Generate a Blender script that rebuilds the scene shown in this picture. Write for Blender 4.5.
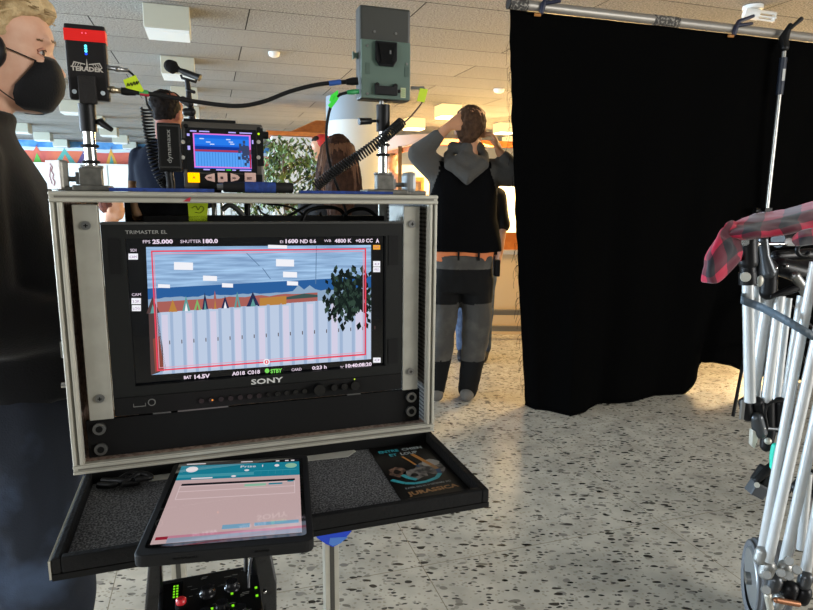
import bpy, math, random
from math import sin, cos, pi, radians as R
from mathutils import Vector as V, Matrix as M, noise
rnd = random.Random(7)
S = bpy.context.scene
for o in list(bpy.data.objects): bpy.data.objects.remove(o)
C = S.collection

# ------------------------------------------------------------------ camera, world, light, exposure
EXP = 0.0
S.view_settings.view_transform = 'Standard'; S.view_settings.look = 'None'
S.view_settings.gamma = 1; S.view_settings.use_curve_mapping = False
S.view_settings.exposure = EXP
PIT, ROLL, FP, CH = R(9.85), R(0.5), 605.0, 1.25
cd = bpy.data.cameras.new('camera'); cam = bpy.data.objects.new('camera', cd); C.objects.link(cam)
cd.sensor_width = 36; cd.lens = FP*36/813; cd.clip_start = 0.02; cd.clip_end = 100
cam.matrix_world = M.Translation((0,0,CH)) @ M.Rotation(R(90)-PIT, 4, 'X') @ M.Rotation(ROLL, 4, 'Z')
S.camera = cam
w = bpy.data.worlds.new('daylight'); S.world = w; w.use_nodes = True
w.node_tree.nodes['Background'].inputs[0].default_value = (.78,.88,1,1)
w.node_tree.nodes['Background'].inputs[1].default_value = 1.0
def area(name, loc, target, sx, sy, power, col):
    l = bpy.data.lights.new(name, 'AREA'); l.shape = 'RECTANGLE'; l.size = sx; l.size_y = sy; l.energy = power; l.color = col
    o = bpy.data.objects.new(name, l); C.objects.link(o); o.location = loc
    o.rotation_euler = (V(target)-V(loc)).to_track_quat('-Z','Y').to_euler(); return o
area('window_light_far_left', (-14.5,9.5,1.2), (-6,13.5,2.9), 10, 2.2, 3600, (.58,.79,1))
area('window_light_near_left', (-6.5,2.6,1.0), (0.5,5.6,2.6), 7, 1.8, 640, (.74,.87,1))
area('fill_light_behind', (-4.2,-2.6,1.5), (1.2,3.4,1.4), 4, 2.2, 140, (.95,.97,1))  # added soft fill inside the room; the rear wall has no window
area('floor_fill_right', (6.0,-1.0,1.7), (2.2,3.2,.0), 3, 2.0, 330, (1,.98,.94))  # added fill that brightens the right-hand floor, not a window
area('hall_light_warm', (2.3,11.6,2.45), (1.9,11.2,0), 3.0, 2.0, 1300, (1,.70,.32))
area('hall_light_warm_far', (4.5,7.6,2.4), (3.6,7.2,0), 2.0, 3, 520, (1,.70,.34))
area('parapet_fill_warm', (1.9,5.0,2.5), (1.3,5.4,0), 1.0, .6, 75, (1,.66,.28))  # added to warm the balustrade and floor behind the curtain; no fitting here
area('hall_fill_warm', (8.5,10.5,1.2), (1.0,8.5,2.3), 5, 2, 1300, (1,.70,.34))  # extra warm fill for the hall; the right wall has no window

# ------------------------------------------------------------------ geometry helpers
def ray(px, py):
    X, Y = px-406.5, py-305
    X, Y = X*cos(ROLL)+Y*sin(ROLL), -X*sin(ROLL)+Y*cos(ROLL)
    x, u = X/FP, -Y/FP
    return V((x, cos(PIT)+u*sin(PIT), -sin(PIT)+u*cos(PIT)))
CP = V((0,0,CH))
def pl(px, py, p0, n):
    r = ray(px, py); return CP + r*((V(p0)-CP).dot(V(n))/r.dot(V(n)))
def at(px, py, Y): r = ray(px, py); return CP + r*(Y/r.y)        # point of that sight line at distance Y
def fl(px, py, z=0.0): return pl(px, py, (0,0,z), (0,0,1))        # point at height z
CO = V((-.4506,.7729,.8785)); CYAW = R(18.98)
FC = M.Translation(CO) @ M.Rotation(CYAW, 4, 'Z')                 # frame of the flight case
CB = (FC.to_3x3() @ V((0,1,0))); CA = (FC.to_3x3() @ V((1,0,0)))
def cl(px, py, y=0.0):                                            # point on a plane of the case, y behind its front, in case coordinates
    return FC.inverted() @ pl(px, py, CO+CB*y, CB)
def cz(px, py, z=0.0): return FC.inverted() @ fl(px, py, CO.z+z)
GY = R(18); FG = M.Rotation(GY, 4, 'Z')                           # frame of the building
I4 = M.Identity(4)

def srgb(h, k=1.0):
    if isinstance(h, str):
        h = h.lstrip('#'); c = [int(h[i:i+2],16)/255 for i in (0,2,4)]
    else: c = list(h)
    return tuple((x/12.92 if x <= .04045 else ((x+.055)/1.055)**2.4)*k for x in c)
MC = {}
def mat(name, col='#808080', rough=.5, metal=0.0, emit=None, es=1.0, coat=0.0, noise_=None, bump=None, trans=0.0, alpha=1.0, spec=None, sheen=0.0):
    """noise_=(scale, second colour, contrast lo, hi)  bump=(scale, strength)"""
    if name in MC: return MC[name]
    m = bpy.data.materials.new(name); m.use_nodes = True; nt = m.node_tree; N = nt.nodes; L = nt.links
    b = N['Principled BSDF']; c = srgb(col)+(1,)
    b.inputs['Base Color'].default_value = c; b.inputs['Roughness'].default_value = rough; b.inputs['Metallic'].default_value = metal
    if spec is None and not metal and not coat and max(c[:3])<.02: spec=.22
    if spec is not None: b.inputs['Specular IOR Level'].default_value = spec
    if coat: b.inputs['Coat Weight'].default_value = coat; b.inputs['Coat Roughness'].default_value = .03
    if sheen: b.inputs['Sheen Weight'].default_value = sheen
    if trans: b.inputs['Transmission Weight'].default_value = trans
    if alpha < 1: b.inputs['Alpha'].default_value = alpha
    if emit: b.inputs['Emission Color'].default_value = srgb(emit)+(1,); b.inputs['Emission Strength'].default_value = es
    if noise_ or bump: tc = N.new('ShaderNodeTexCoord')
    if noise_:
        n = N.new('ShaderNodeTexNoise'); n.inputs['Scale'].default_value = noise_[0]; n.inputs['Detail'].default_value = 4
        L.new(tc.outputs['Object'], n.inputs['Vector'])
        r = N.new('ShaderNodeValToRGB'); r.color_ramp.elements[0].position = noise_[2]; r.color_ramp.elements[1].position = noise_[3]
        r.color_ramp.elements[0].color = c; r.color_ramp.elements[1].color = srgb(noise_[1])+(1,)
        L.new(n.outputs['Fac'], r.inputs[0]); L.new(r.outputs[0], b.inputs['Base Color'])
    if bump:
        n = N.new('ShaderNodeTexNoise'); n.inputs['Scale'].default_value = bump[0]; n.inputs['Detail'].default_value = 3
        L.new(tc.outputs['Object'], n.inputs['Vector'])
        bp = N.new('ShaderNodeBump'); bp.inputs['Strength'].default_value = bump[1]; bp.inputs['Distance'].default_value = .01
        L.new(n.outputs['Fac'], bp.inputs['Height']); L.new(bp.outputs[0], b.inputs['Normal'])
    MC[name] = m; return m
def glow(name, col, es=1.0):           # what a screen, LED or lamp gives off
    return mat(name, '#000000', .3, emit=col, es=es*2**-EXP, spec=.0)

class MB:
    def __init__(s, F=I4): s.v=[]; s.f=[]; s.mi=[]; s.sm=[]; s.F=F; s.mats=[]; s.cur=0
    def use(s, m):
        if m not in s.mats: s.mats.append(m)
        s.cur = s.mats.index(m); return s
    def add(s, vs, fs, smooth=False, T=None):
        b = len(s.v); F = s.F if T is None else s.F @ T
        s.v += [F @ V(p) for p in vs]
        for f in fs: s.f.append(tuple(b+i for i in f)); s.mi.append(s.cur); s.sm.append(smooth)
        return s
    def box(s, x0,x1,y0,y1,z0,z1, T=None, c=0.0):
        if c <= 0:
            vs=[(x,y,z) for x in (x0,x1) for y in (y0,y1) for z in (z0,z1)]
            return s.add(vs, [(0,1,3,2),(4,6,7,5),(0,4,5,1),(2,3,7,6),(0,2,6,4),(1,5,7,3)], False, T)
        import bmesh
        bm = bmesh.new(); bmesh.ops.create_cube(bm, size=1)
        for q in bm.verts: q.co = V(((x0+x1)/2+q.co.x*(x1-x0), (y0+y1)/2+q.co.y*(y1-y0), (z0+z1)/2+q.co.z*(z1-z0)))
        bmesh.ops.bevel(bm, geom=bm.edges[:], offset=c, segments=2, profile=.6, affect='EDGES')
        bm.verts.index_update()
        s.add([q.co.copy() for q in bm.verts], [tuple(q.index for q in f.verts) for f in bm.faces], False, T); bm.free(); return s
    def prism(s, poly, n, T=None):      # closed polygon (3D points) pushed along n
        k=len(poly); n=V(n); vs=[V(p) for p in poly]+[V(p)+n for p in poly]
        fs=[tuple(range(k))[::-1], tuple(range(k,2*k))]+[(i,(i+1)%k,k+(i+1)%k,k+i) for i in range(k)]
        return s.add(vs, fs, False, T)
    def poly(s, pts, T=None): return s.add(pts, [tuple(range(len(pts)))], False, T)
    def tube(s, pts, r, n=10, cap=True, T=None, flat=1.0, smooth=True):
        pts=[V(p) for p in pts]; k=len(pts); rs=r if isinstance(r,(list,tuple)) else [r]*k
        vs=[];fs=[]; up=None
        for i,p in enumerate(pts):
            d=(pts[min(i+1,k-1)]-pts[max(i-1,0)]);
            if d.length<1e-9: d=V((0,0,1))
            d.normalize()
            if up is None: up = d.orthogonal().normalized() if abs(d.z)>.9 or True else None
            a=(up-d*up.dot(d));
            if a.length<1e-6: a=d.orthogonal()
            a.normalize(); up=a; b=d.cross(a)
            for j in range(n):
                t=2*pi*j/n; vs.append(p+(a*cos(t)+b*sin(t)*flat)*rs[i])
        for i in range(k-1):
            for j in range(n): fs.append((i*n+j,i*n+(j+1)%n,(i+1)*n+(j+1)%n,(i+1)*n+j))
        s.add(vs,fs,smooth,T)
        if cap: s.add(vs[:n],[tuple(range(n))[::-1]],False,T); s.add(vs[-n:],[tuple(range(n))],False,T)
        return s
    def cyl(s,p0,p1,r,n=16,T=None): return s.tube([p0,p1],r,n,True,T)
    def ell(s,c,r,rot=None,n=14,T=None,m=9):
        r = (r,r,r) if isinstance(r,(int,float)) else r
        Q = M.Translation(V(c)) @ (rot.to_4x4() if rot else I4); vs=[Q@V((0,0,-r[2]))];fs=[]
        for i in range(1,m):
            p=-pi/2+pi*i/m
            for j in range(n): t=2*pi*j/n; vs.append(Q@V((r[0]*cos(p)*cos(t),r[1]*cos(p)*sin(t),r[2]*sin(p))))
        vs.append(Q@V((0,0,r[2]))); e=len(vs)-1
        for j in range(n):
            fs.append((0,1+(j+1)%n,1+j)); fs.append((e,e-n+j,e-n+(j+1)%n))
            for i in range(m-2): a=1+i*n; fs.append((a+j,a+(j+1)%n,a+n+(j+1)%n,a+n+j))
        return s.add(vs,fs,True,T)
    def limb(s, pts, rs, n=14):         # rounded, tapered: closed tube with ball ends
        s.tube(pts, rs, n); s.ell(pts[0], rs[0]*.99, n=n); s.ell(pts[-1], rs[-1]*.99, n=n)
        return s
    def loft(s, secs, n=28, e=2.0):     # secs: (cx,cy,z,rx,ry) horizontal rounded sections
        vs=[];fs=[];k=len(secs)
        for (cx,cy,z,rx,ry) in secs:
            for j in range(n):
                t=2*pi*j/n; cc,ss=cos(t),sin(t)
                vs.append((cx+rx*math.copysign(abs(cc)**(2/e),cc), cy+ry*math.copysign(abs(ss)**(2/e),ss), z))
        for i in range(k-1):
            for j in range(n): fs.append((i*n+j,i*n+(j+1)%n,(i+1)*n+(j+1)%n,(i+1)*n+j))
        fs.append(tuple(range(n))[::-1]); fs.append(tuple(range((k-1)*n,k*n)))
        return s.add(vs,fs,True)
    def text(s, body, size, T, align='LEFT', extrude=0.0, bold=0.0, fit=None):
        cu=bpy.data.curves.new('t','FONT'); cu.body=body; cu.size=size; cu.align_x=align; cu.resolution_u=2
        cu.extrude=extrude; cu.offset=bold
        ob=bpy.data.objects.new('t',cu); me=ob.to_mesh()
        vs=[q.co.copy() for q in me.vertices]; fs=[tuple(p.vertices) for p in me.polygons]
        ob.to_mesh_clear(); bpy.data.objects.remove(ob); bpy.data.curves.remove(cu)
        if vs:
            if fit:
                x0=min(q.x for q in vs); x1=max(q.x for q in vs); k=fit/(x1-x0)
                for q in vs: q.x=(q.x-x0)*k
            s.add(vs,fs,False,T)
        return s
    def build(s, name, m=None, parent=None, bev=0.0, zero=False, **tags):
        if m is not None and not s.mats: s.mats=[m]
        me=bpy.data.meshes.new(name)
        if zero: org=I4
        elif parent is None:
            lo=V([min(p[i] for p in s.v) for i in range(3)]); hi=V([max(p[i] for p in s.v) for i in range(3)])
            org=M.Translation(((lo.x+hi.x)/2,(lo.y+hi.y)/2,lo.z))
        else: org=wm(parent)
        inv=org.inverted()
        me.from_pydata([tuple(inv@p) for p in s.v],[],s.f)
        for q in s.mats: me.materials.append(q)
        me.polygons.foreach_set('material_index', s.mi); me.polygons.foreach_set('use_smooth', s.sm); me.update()
        o=bpy.data.objects.new(name,me); C.objects.link(o)
        if parent is None: o.location=org.translation
        else: o.parent=parent
        if bev: q=o.modifiers.new('bevel','BEVEL'); q.width=bev; q.segments=2; q.limit_method='ANGLE'; q.angle_limit=R(40)
        for k,vv in tags.items(): o[k]=vv
        return o
def wm(o):
    m = M.Translation(o.location) @ o.rotation_euler.to_matrix().to_4x4()
    return (wm(o.parent) @ m) if o.parent else m
def thing(name, label, cat, loc=(0,0,0), rz=0, group=None):
    o=bpy.data.objects.new(name,None); C.objects.link(o); o.location=loc; o.rotation_euler=(0,0,rz); o.empty_display_size=.05
    o['label']=label; o['category']=cat
    if group: o['group']=group
    return o
def one(mb, name, m, label, cat, group=None, **k):
    o=mb.build(name,m,**k); o['label']=label; o['category']=cat
    if group: o['group']=group
    return o
def struct(mb, name, m=None, **k): o=mb.build(name,m,zero=True,**k); o['kind']='structure'; return o
def dup(root, label=None):
    r=root.copy(); C.objects.link(r)
    if label: r['label']=label
    for ch in list(root.children):
        c=ch.copy(); C.objects.link(c); c.parent=r
        for g in ch.children: d=g.copy(); C.objects.link(d); d.parent=c
    return r
def blob(mb, name, m, parent, vox, smooth=4, wrinkle=None, zones=None, keep=None):
    """union of closed shapes as ONE continuous skin, smoothed; zones(localpoint)->material index"""
    o=mb.build(name,None,parent); me0=o.data; me0.materials.clear()
    q=o.modifiers.new('r','REMESH'); q.mode='VOXEL'; q.voxel_size=vox; q.use_smooth_shade=True
    if smooth: q=o.modifiers.new('s','SMOOTH'); q.iterations=smooth; q.factor=.5
    bpy.context.view_layer.update()
    dg=bpy.context.evaluated_depsgraph_get(); me=bpy.data.meshes.new_from_object(o.evaluated_get(dg))
    o.modifiers.clear(); o.data=me; me.name=name; bpy.data.meshes.remove(me0)
    if wrinkle:
        nr=[q.normal.copy() for q in me.vertices]
        for q,n in zip(me.vertices,nr):
            a,sc=wrinkle[0],wrinkle[1]
            d=noise.noise(V((q.co.x*sc[0],q.co.y*sc[1],q.co.z*sc[2])))+.5*noise.noise(V((q.co.x*sc[0]*2+q.co.z*3,q.co.y*sc[1]*2,q.co.z*sc[2]*2+5)))
            q.co+=n*a*d
    me.materials.clear()
    for q in (m if isinstance(m,(list,tuple)) else [m]): me.materials.append(q)
    for p in me.polygons:
        p.use_smooth=True; p.material_index=zones(p.center) if zones else 0
    me.update(); return o
def cat_pts(pts, k=8):                # smooth curve through points
    pts=[V(p) for p in pts]; out=[]
    P=[pts[0]*2-pts[1]]+pts+[pts[-1]*2-pts[-2]]
    for i in range(1,len(P)-2):
        for j in range(k):
            t=j/k; a,b,c,d=P[i-1],P[i],P[i+1],P[i+2]
            out.append(.5*((2*b)+(c-a)*t+(2*a-5*b+4*c-d)*t*t+(3*b-a-3*c+d)*t**3))
    out.append(pts[-1]); return out
def coil(pts, r, turns, k=10):        # coiled cord around a path
    path=cat_pts(pts,12); n=len(path); out=[]; tot=turns*k
    for i in range(tot+1):
        f=i/tot*(n-1); a=int(min(f,n-2)); t=f-a; p=path[a].lerp(path[a+1],t); d=(path[a+1]-path[a]).normalized()
        u=d.orthogonal().normalized(); w_=d.cross(u); th=2*pi*i/k
        out.append(p+(u*cos(th)+w_*sin(th))*r)
    return out

# ------------------------------------------------------------------ materials
alu   = mat('brushed_aluminium','#bab7aa',.42,.3,noise_=(40,'#b0ada0',.35,.7))
alug  = mat('grey_painted_metal','#9c9a8f',.5,.2,noise_=(30,'#a5a398',.4,.6))
chrome= mat('chrome','#cfcfcc',.12,1)
steel = mat('dull_steel','#8c8c8a',.35,.9)
castg = mat('cast_grey_metal','#75736c',.45,.6,noise_=(90,'#5d5c56',.4,.7))
blk   = mat('black_plastic','#121212',.42)
blkm  = mat('matt_black','#0c0c0c',.6)
blkg  = mat('glossy_black','#08080a',.12,coat=.3)
blkr  = mat('black_rubber','#161616',.7)
white = mat('white_plastic','#d8d8d4',.45)
skin  = mat('skin','#b98a6f',.5,noise_=(14,'#c79a80',.35,.7),spec=.35)
skin2 = mat('skin_tanned','#a67757',.55,spec=.3)

# ------------------------------------------------------------------ room
def terrazzo():
    m=bpy.data.materials.new('terrazzo'); m.use_nodes=True; nt=m.node_tree; N=nt.nodes; L=nt.links; b=N['Principled BSDF']
    tc=N.new('ShaderNodeTexCoord')
    def chips(scale, off, lo, hi, thr, sq=1.0):
        mp=N.new('ShaderNodeMapping'); mp.inputs['Location'].default_value=(off,off*.7,0); mp.inputs['Rotation'].default_value=(0,0,off); mp.inputs['Scale'].default_value=(1,sq,1)
        nz=N.new('ShaderNodeTexNoise'); nz.inputs['Scale'].default_value=scale*.9; nz.inputs['Detail'].default_value=1
        mx=N.new('ShaderNodeMixRGB'); mx.blend_type='LINEAR_LIGHT'; mx.inputs[0].default_value=.35/scale
        L.new(tc.outputs['Object'],mp.inputs[0]); L.new(mp.outputs[0],nz.inputs[0]); L.new(mp.outputs[0],mx.inputs[1]); L.new(nz.outputs['Color'],mx.inputs[2])
        v=N.new('ShaderNodeTexVoronoi'); v.inputs['Scale'].default_value=scale; L.new(mx.outputs[0],v.inputs['Vector'])
        d=N.new('ShaderNodeMapRange'); d.inputs[1].default_value=lo; d.inputs[2].default_value=hi; d.inputs[3].default_value=1; d.inputs[4].default_value=0
        L.new(v.outputs['Distance'],d.inputs[0])
        sp=N.new('ShaderNodeSeparateColor'); L.new(v.outputs['Color'],sp.inputs[0])
        g=N.new('ShaderNodeMath'); g.operation='GREATER_THAN'; g.inputs[1].default_value=thr; L.new(sp.outputs[0],g.inputs[0])
        k=N.new('ShaderNodeMath'); k.operation='MULTIPLY'; L.new(d.outputs[0],k.inputs[0]); L.new(g.outputs[0],k.inputs[1])
        return k.outputs[0], sp.outputs[1]
    base=N.new('ShaderNodeTexNoise'); base.inputs['Scale'].default_value=9; base.inputs['Detail'].default_value=6; L.new(tc.outputs['Object'],base.inputs[0])
    r=N.new('ShaderNodeValToRGB'); r.color_ramp.elements[0].position=.35; r.color_ramp.elements[0].color=srgb('#b1aca0')+(1,); r.color_ramp.elements[1].position=.65; r.color_ramp.elements[1].color=srgb('#cbc6b8')+(1,)
    L.new(base.outputs['Fac'],r.inputs[0]); col=r.outputs[0]
    for (sc,off,lo,hi,thr,sq,cols) in ((62,3.1,.30,.36,.45,1.4,('#8f8b80','#b5ad9d')),(26,1.3,.24,.28,.62,1.7,('#8a8880','#9c988c')),(34,7.7,.30,.34,.66,2.0,('#2a2a2a','#5b5852')),(17,9.2,.27,.30,.70,1.8,('#7b776d','#96928a')),(17,5.2,.26,.29,.70,2.2,('#1a1a1b','#4a463f'))):
        f,c2=chips(sc,off,lo,hi,thr,sq)
        rr=N.new('ShaderNodeMixRGB'); rr.inputs[1].default_value=srgb(cols[0])+(1,); rr.inputs[2].default_value=srgb(cols[1])+(1,); L.new(c2,rr.inputs[0])
        mx=N.new('ShaderNodeMixRGB'); L.new(f,mx.inputs[0]); L.new(col,mx.inputs[1]); L.new(rr.outputs[0],mx.inputs[2]); col=mx.outputs[0]
    br=N.new('ShaderNodeTexBrick'); br.offset=0; br.inputs['Scale'].default_value=1; br.inputs['Mortar Size'].default_value=.0016
    br.inputs['Brick Width'].default_value=1.0; br.inputs['Row Height'].default_value=1.0; br.inputs['Color1'].default_value=br.inputs['Color2'].default_value=(0,0,0,1); br.inputs['Mortar'].default_value=(1,1,1,1)
    mp=N.new('ShaderNodeMapping'); mp.inputs['Rotation'].default_value=(0,0,-GY); mp.inputs['Location'].default_value=(.35,.2,0); L.new(tc.outputs['Object'],mp.inputs[0]); L.new(mp.outputs[0],br.inputs[0])
    mx=N.new('ShaderNodeMixRGB'); mx.inputs[2].default_value=srgb('#8a8270')+(1,); L.new(br.outputs['Color'],mx.inputs[0]); L.new(col,mx.inputs[1])
    L.new(mx.outputs[0],b.inputs['Base Color']); b.inputs['Roughness'].default_value=.22; b.inputs['Specular IOR Level'].default_value=.45
    return m
def ceiling_mat():
    m=bpy.data.materials.new('fibre_panels'); m.use_nodes=True; nt=m.node_tree; N=nt.nodes; L=nt.links; b=N['Principled BSDF']
    tc=N.new('ShaderNodeTexCoord'); mp=N.new('ShaderNodeMapping'); mp.inputs['Rotation'].default_value=(0,0,-GY); mp.inputs['Location'].default_value=CEIL_OFF; L.new(tc.outputs['Object'],mp.inputs[0])
    n=N.new('ShaderNodeTexNoise'); n.inputs['Scale'].default_value=75; n.inputs['Detail'].default_value=5; n.inputs['Roughness'].default_value=.8; L.new(mp.outputs[0],n.inputs[0])
    r=N.new('ShaderNodeValToRGB'); e=r.color_ramp.elements; e[0].position=.40; e[0].color=srgb('#66645f')+(1,); e[1].position=.58; e[1].color=srgb('#aaa7a2')+(1,); L.new(n.outputs['Fac'],r.inputs[0])
    n2=N.new('ShaderNodeTexNoise'); n2.inputs['Scale'].default_value=2.2; L.new(mp.outputs[0],n2.inputs[0])
    br=N.new('ShaderNodeTexBrick'); br.offset=.5; br.offset_frequency=2; br.inputs['Scale'].default_value=1
    br.inputs['Brick Width'].default_value=2.44; br.inputs['Row Height'].default_value=.61; br.inputs['Mortar Size'].default_value=.006; br.inputs['Mortar Smooth'].default_value=.2
    br.inputs['Color1'].default_value=(1,1,1,1); br.inputs['Color2'].default_value=(.86,.86,.86,1); br.inputs['Mortar'].default_value=(.12,.12,.12,1)
    L.new(mp.outputs[0],br.inputs[0])
    mx=N.new('ShaderNodeMixRGB'); mx.blend_type='MULTIPLY'; mx.inputs[0].default_value=1; L.new(r.outputs[0],mx.inputs[1]); L.new(br.outputs['Color'],mx.inputs[2])
    L.new(mx.outputs[0],b.inputs['Base Color']); b.inputs['Roughness'].default_value=.95; b.inputs['Specular IOR Level'].default_value=.05
    bp=N.new('ShaderNodeBump'); bp.inputs['Strength'].default_value=.5; bp.inputs['Distance'].default_value=.01; L.new(n.outputs['Fac'],bp.inputs['Height']); L.new(bp.outputs[0],b.inputs['Normal'])
    return m
HC=2.68
CEIL_OFF=(-.37,.40,0)
struct(MB(FG).box(-14,11,-4.4,18.2,-.1,0),'floor',terrazzo())
struct(MB(FG).box(-14,11,-4.4,18.2,HC,HC+.12),'ceiling',ceiling_mat())
creamw=mat('cream_wall','#d8cbb0',.75,noise_=(3,'#cfc2a6',.4,.6))
whitew=mat('white_wall','#cfd2d2',.7)
orangew=mat('orange_wood','#c4702a',.5,noise_=(12,'#b25f20',.4,.6))
struct(MB(FG).box(-14,11,18,18.2,0,HC),'wall_back',whitew)
struct(MB(FG).box(9.5,9.7,2,18,0,HC),'wall_right',creamw)
struct(MB(FG).box(-9,9.5,-4.4,-4.2,0,HC),'wall_rear',mat('rear_wall_grey','#6f6b64',.8))
# cream side of the warm hall: a wall with an orange-framed door
struct(MB(FG).box(2.4,9.5,15.0,15.15,0,HC),'wall_hall',creamw)
# mural over the lockers
sky=mat('mural_blue','#2f6ea8',.7,noise_=(3,'#5a93c4',.4,.6)); mtn=mat('mural_snow','#b9c6cf',.7); org=mat('mural_orange','#cf6a4a',.7,noise_=(2,'#c25a50',.4,.6)); och=mat('mural_ochre','#cf9a3c',.7)
grn=mat('mural_green','#5fb04a',.7); teal=mat('mural_teal','#4f9a90',.7); vio=mat('mural_violet','#5b4a78',.7)
mu=MB(FG); X0,X1=-13.5,2.2; Z0,Z1=2.10,2.66
mu.use(sky).box(X0,X1,17.95,17.99,Z0,Z1)
def mpoly(m,pts,k): mu.use(m).poly([(x,17.95-.004*k,z) for x,z in pts])
n=60; top=[(X0+(X1-X0)*i/n, Z0+.36+.05*noise.noise(V((i*.37,0,0)))) for i in range(n+1)]
mpoly(mtn,[(X0,Z0)]+[(x,z+.04) for x,z in top]+[(X1,Z0)],1); mpoly(org,[(X0,Z0)]+[(x,z-.05) for x,z in top]+[(X1,Z0)],2)
for i in range(26):
    x=X0+.4+i*.6+rnd.uniform(-.1,.1); hh=rnd.uniform(.34,.5); ww=rnd.uniform(.13,.24); c=[och,mtn,grn,org,teal,vio][i%6]
    mpoly(c,[(x-ww,Z0+.02),(x+ww,Z0+.02),(x,Z0+hh)],3); mpoly([teal,och,sky,grn,org,mtn][i%6],[(x-ww*.4,Z0+.02),(x+ww*.4,Z0+.02),(x,Z0+hh*.6)],4)
    mpoly(vio,[(x-.02,Z0+hh-.02),(x+.05,Z0+hh+.06),(x+.02,Z0+hh)],4)
one(mu,'mural',None,'long painted mural of tents before mountains above the white lockers','mural')
# lockers
lockm=mat('locker_white','#d7dbd8',.45); 
def locker(a,label):
    p=FG@V((a,17.6,0)); t=thing('locker',label,'locker',p,GY,'white lockers below the mural')
    MB(FG).box(a,a+.595,17.42,17.95,0,2.09).build('locker_body',lockm,t)
    d=MB(FG).box(a+.02,a+.575,17.395,17.418,.05,2.05).build('locker_door',mat('locker_door','#e2e6e4',.4),t)
    MB(FG).box(a+.5,a+.52,17.37,17.394,1.0,1.12).build('handle',steel,d)
    return t
lk=locker(-7.2,'tall white locker under the tent mural, at far left behind the masked person')
for k in range(1,16):
    q=dup(lk,'tall white locker in the long row under the tent mural'); q.location=FG@V((-7.2+.6*k,17.6,0))
lk['label']='tall white locker in the long row under the tent mural'
# ceiling boxes
lampw=mat('ceiling_box_white','#a8a99b',.5); lampu=mat('ceiling_box_diffuser','#dfe4e4',.4)
def cbox(a,b,label,group,lit=False):
    t=thing('ceiling_light',label,'ceiling light',FG@V((a+.165,b,HC-.19)),GY,group)
    MB(FG).box(a,a+.33,b-.02,b+.30,HC-.17,HC).build('housing',glow('warm_lit_housing','#ffd890',1.6) if lit else lampw,t,bev=.006)
    MB(FG).box(a+.01,a+.32,b-.01,b+.29,HC-.19,HC-.171).build('diffuser',glow('warm_lit_diffuser','#ffe2a8',7) if lit else lampu,t)
    return t
c0=cbox(-.4,5.2,'unlit white box light on the ceiling, largest and nearest, above the black head','unlit ceiling box lights'); base=c0.location.copy()
for a in (-.4,-2.05,-3.65,-5.3):
    for j in range(8):
        if a==-.4 and j==0: continue
        q=dup(c0,'small unlit white box light on the far left ceiling' if not (a==-.4 and j==1) else 'unlit white box light on the ceiling behind the microphone')
        q.location=base+(FG@V((a+.4,1.78*j,0)))
c1=cbox(3.4,8.85,'glowing warm box light on the ceiling just left of the raised hand','lit ceiling lights of the warm hall',True); b1=c1.location.copy()
for a,b,l in ((3.4,10.5,'glowing warm ceiling light beyond the green plate, lower and farther'),(3.4,12.3,'glowing warm ceiling light far down the warm hall'),(6.45,12.6,'glowing warm ceiling light between the man and the black curtain'),(5.2,10.5,'glowing warm ceiling light behind the head of the standing man')):
    q=dup(c1,l); q.location=b1+(FG@V((a-3.4,b-8.85,0)))
# smoke detectors
def detector(p,label,r=.055):
    mb=MB(); mb.loft([(p.x,p.y,HC-.05,r*.5,r*.5),(p.x,p.y,HC-.035,r*.9,r*.9),(p.x,p.y,HC-.012,r,r),(p.x,p.y,HC-.001,r,r)]); return one(mb,'smoke_detector',white,label,'smoke detector')
detector(fl(274,52,HC),'round white smoke detector on the ceiling right of the microphone')
detector(fl(499,89,HC),'small white ceiling sensor beside the left edge of the black curtain',.07)
def spot():
    p=fl(753,6,HC); t=thing('ceiling_spotlight','white ribbed spotlight fixed to the ceiling above the curtain rail','spotlight',p+V((0,0,-.12)))
    MB().cyl(p+V((0,0,-.001)),p+V((0,0,-.025)),.07,24).build('base',white,t)
    a=p+V((-.02,0,-.055)); b=a+V((.17,-.03,-.03))
    MB().tube([p+V((0,0,-.02)),a],.012).build('arm',white,t)
    h=MB(); h.cyl(a+V((-.04,0,.01)),a+(b-a)*.35,.038,20)
    for k in range(7): th=2*pi*k/7; o=V((0,cos(th),sin(th)))*.03; h.cyl(a+(b-a)*.3+o,b+o,.006,8)
    h.build('head',white,t)
    MB().cyl(b-(b-a)*.05,b,.036,20).build('ring',white,t)
spot()
# white round column
cp=FG@V((1.95,8.9,0)); cpx=at(357,150,cp.y)
colb=thing('round_column','thick round white column behind the long-haired person','column',(cpx.x,cp.y,0))
MB().cyl((cpx.x,cp.y,0),(cpx.x,cp.y,2.34),.44,48).build('shaft',mat('column_white','#b9bcb8',.6),colb)
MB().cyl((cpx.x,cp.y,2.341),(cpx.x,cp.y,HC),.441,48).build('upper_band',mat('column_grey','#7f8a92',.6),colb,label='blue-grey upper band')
# wall block with orange soffit left of it
pb=at(301,160,9.4)
wb=thing('partition','short white partition under an orange wooden soffit, behind the plant','partition',(pb.x,9.4,0),GY)
F=M.Translation((pb.x,9.4,0))@M.Rotation(GY,4,'Z')
MB(F).box(-.42,.17,0,.25,0,2.17).build('panel',whitew,wb)
MB(F).prism([(-.5,-.05,2.18),(.55,-.05,2.18),(.55,-.05,2.24),(-.5,-.05,2.24)],(0,.5,0)).build('soffit',orangew,wb)
MB(F).prism([(-.12,0,2.25),(.55,0,2.25),(.55,.3,2.46),(.3,.3,2.46)],(0,.25,.02)).build('soffit_slope',orangew,wb)
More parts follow.
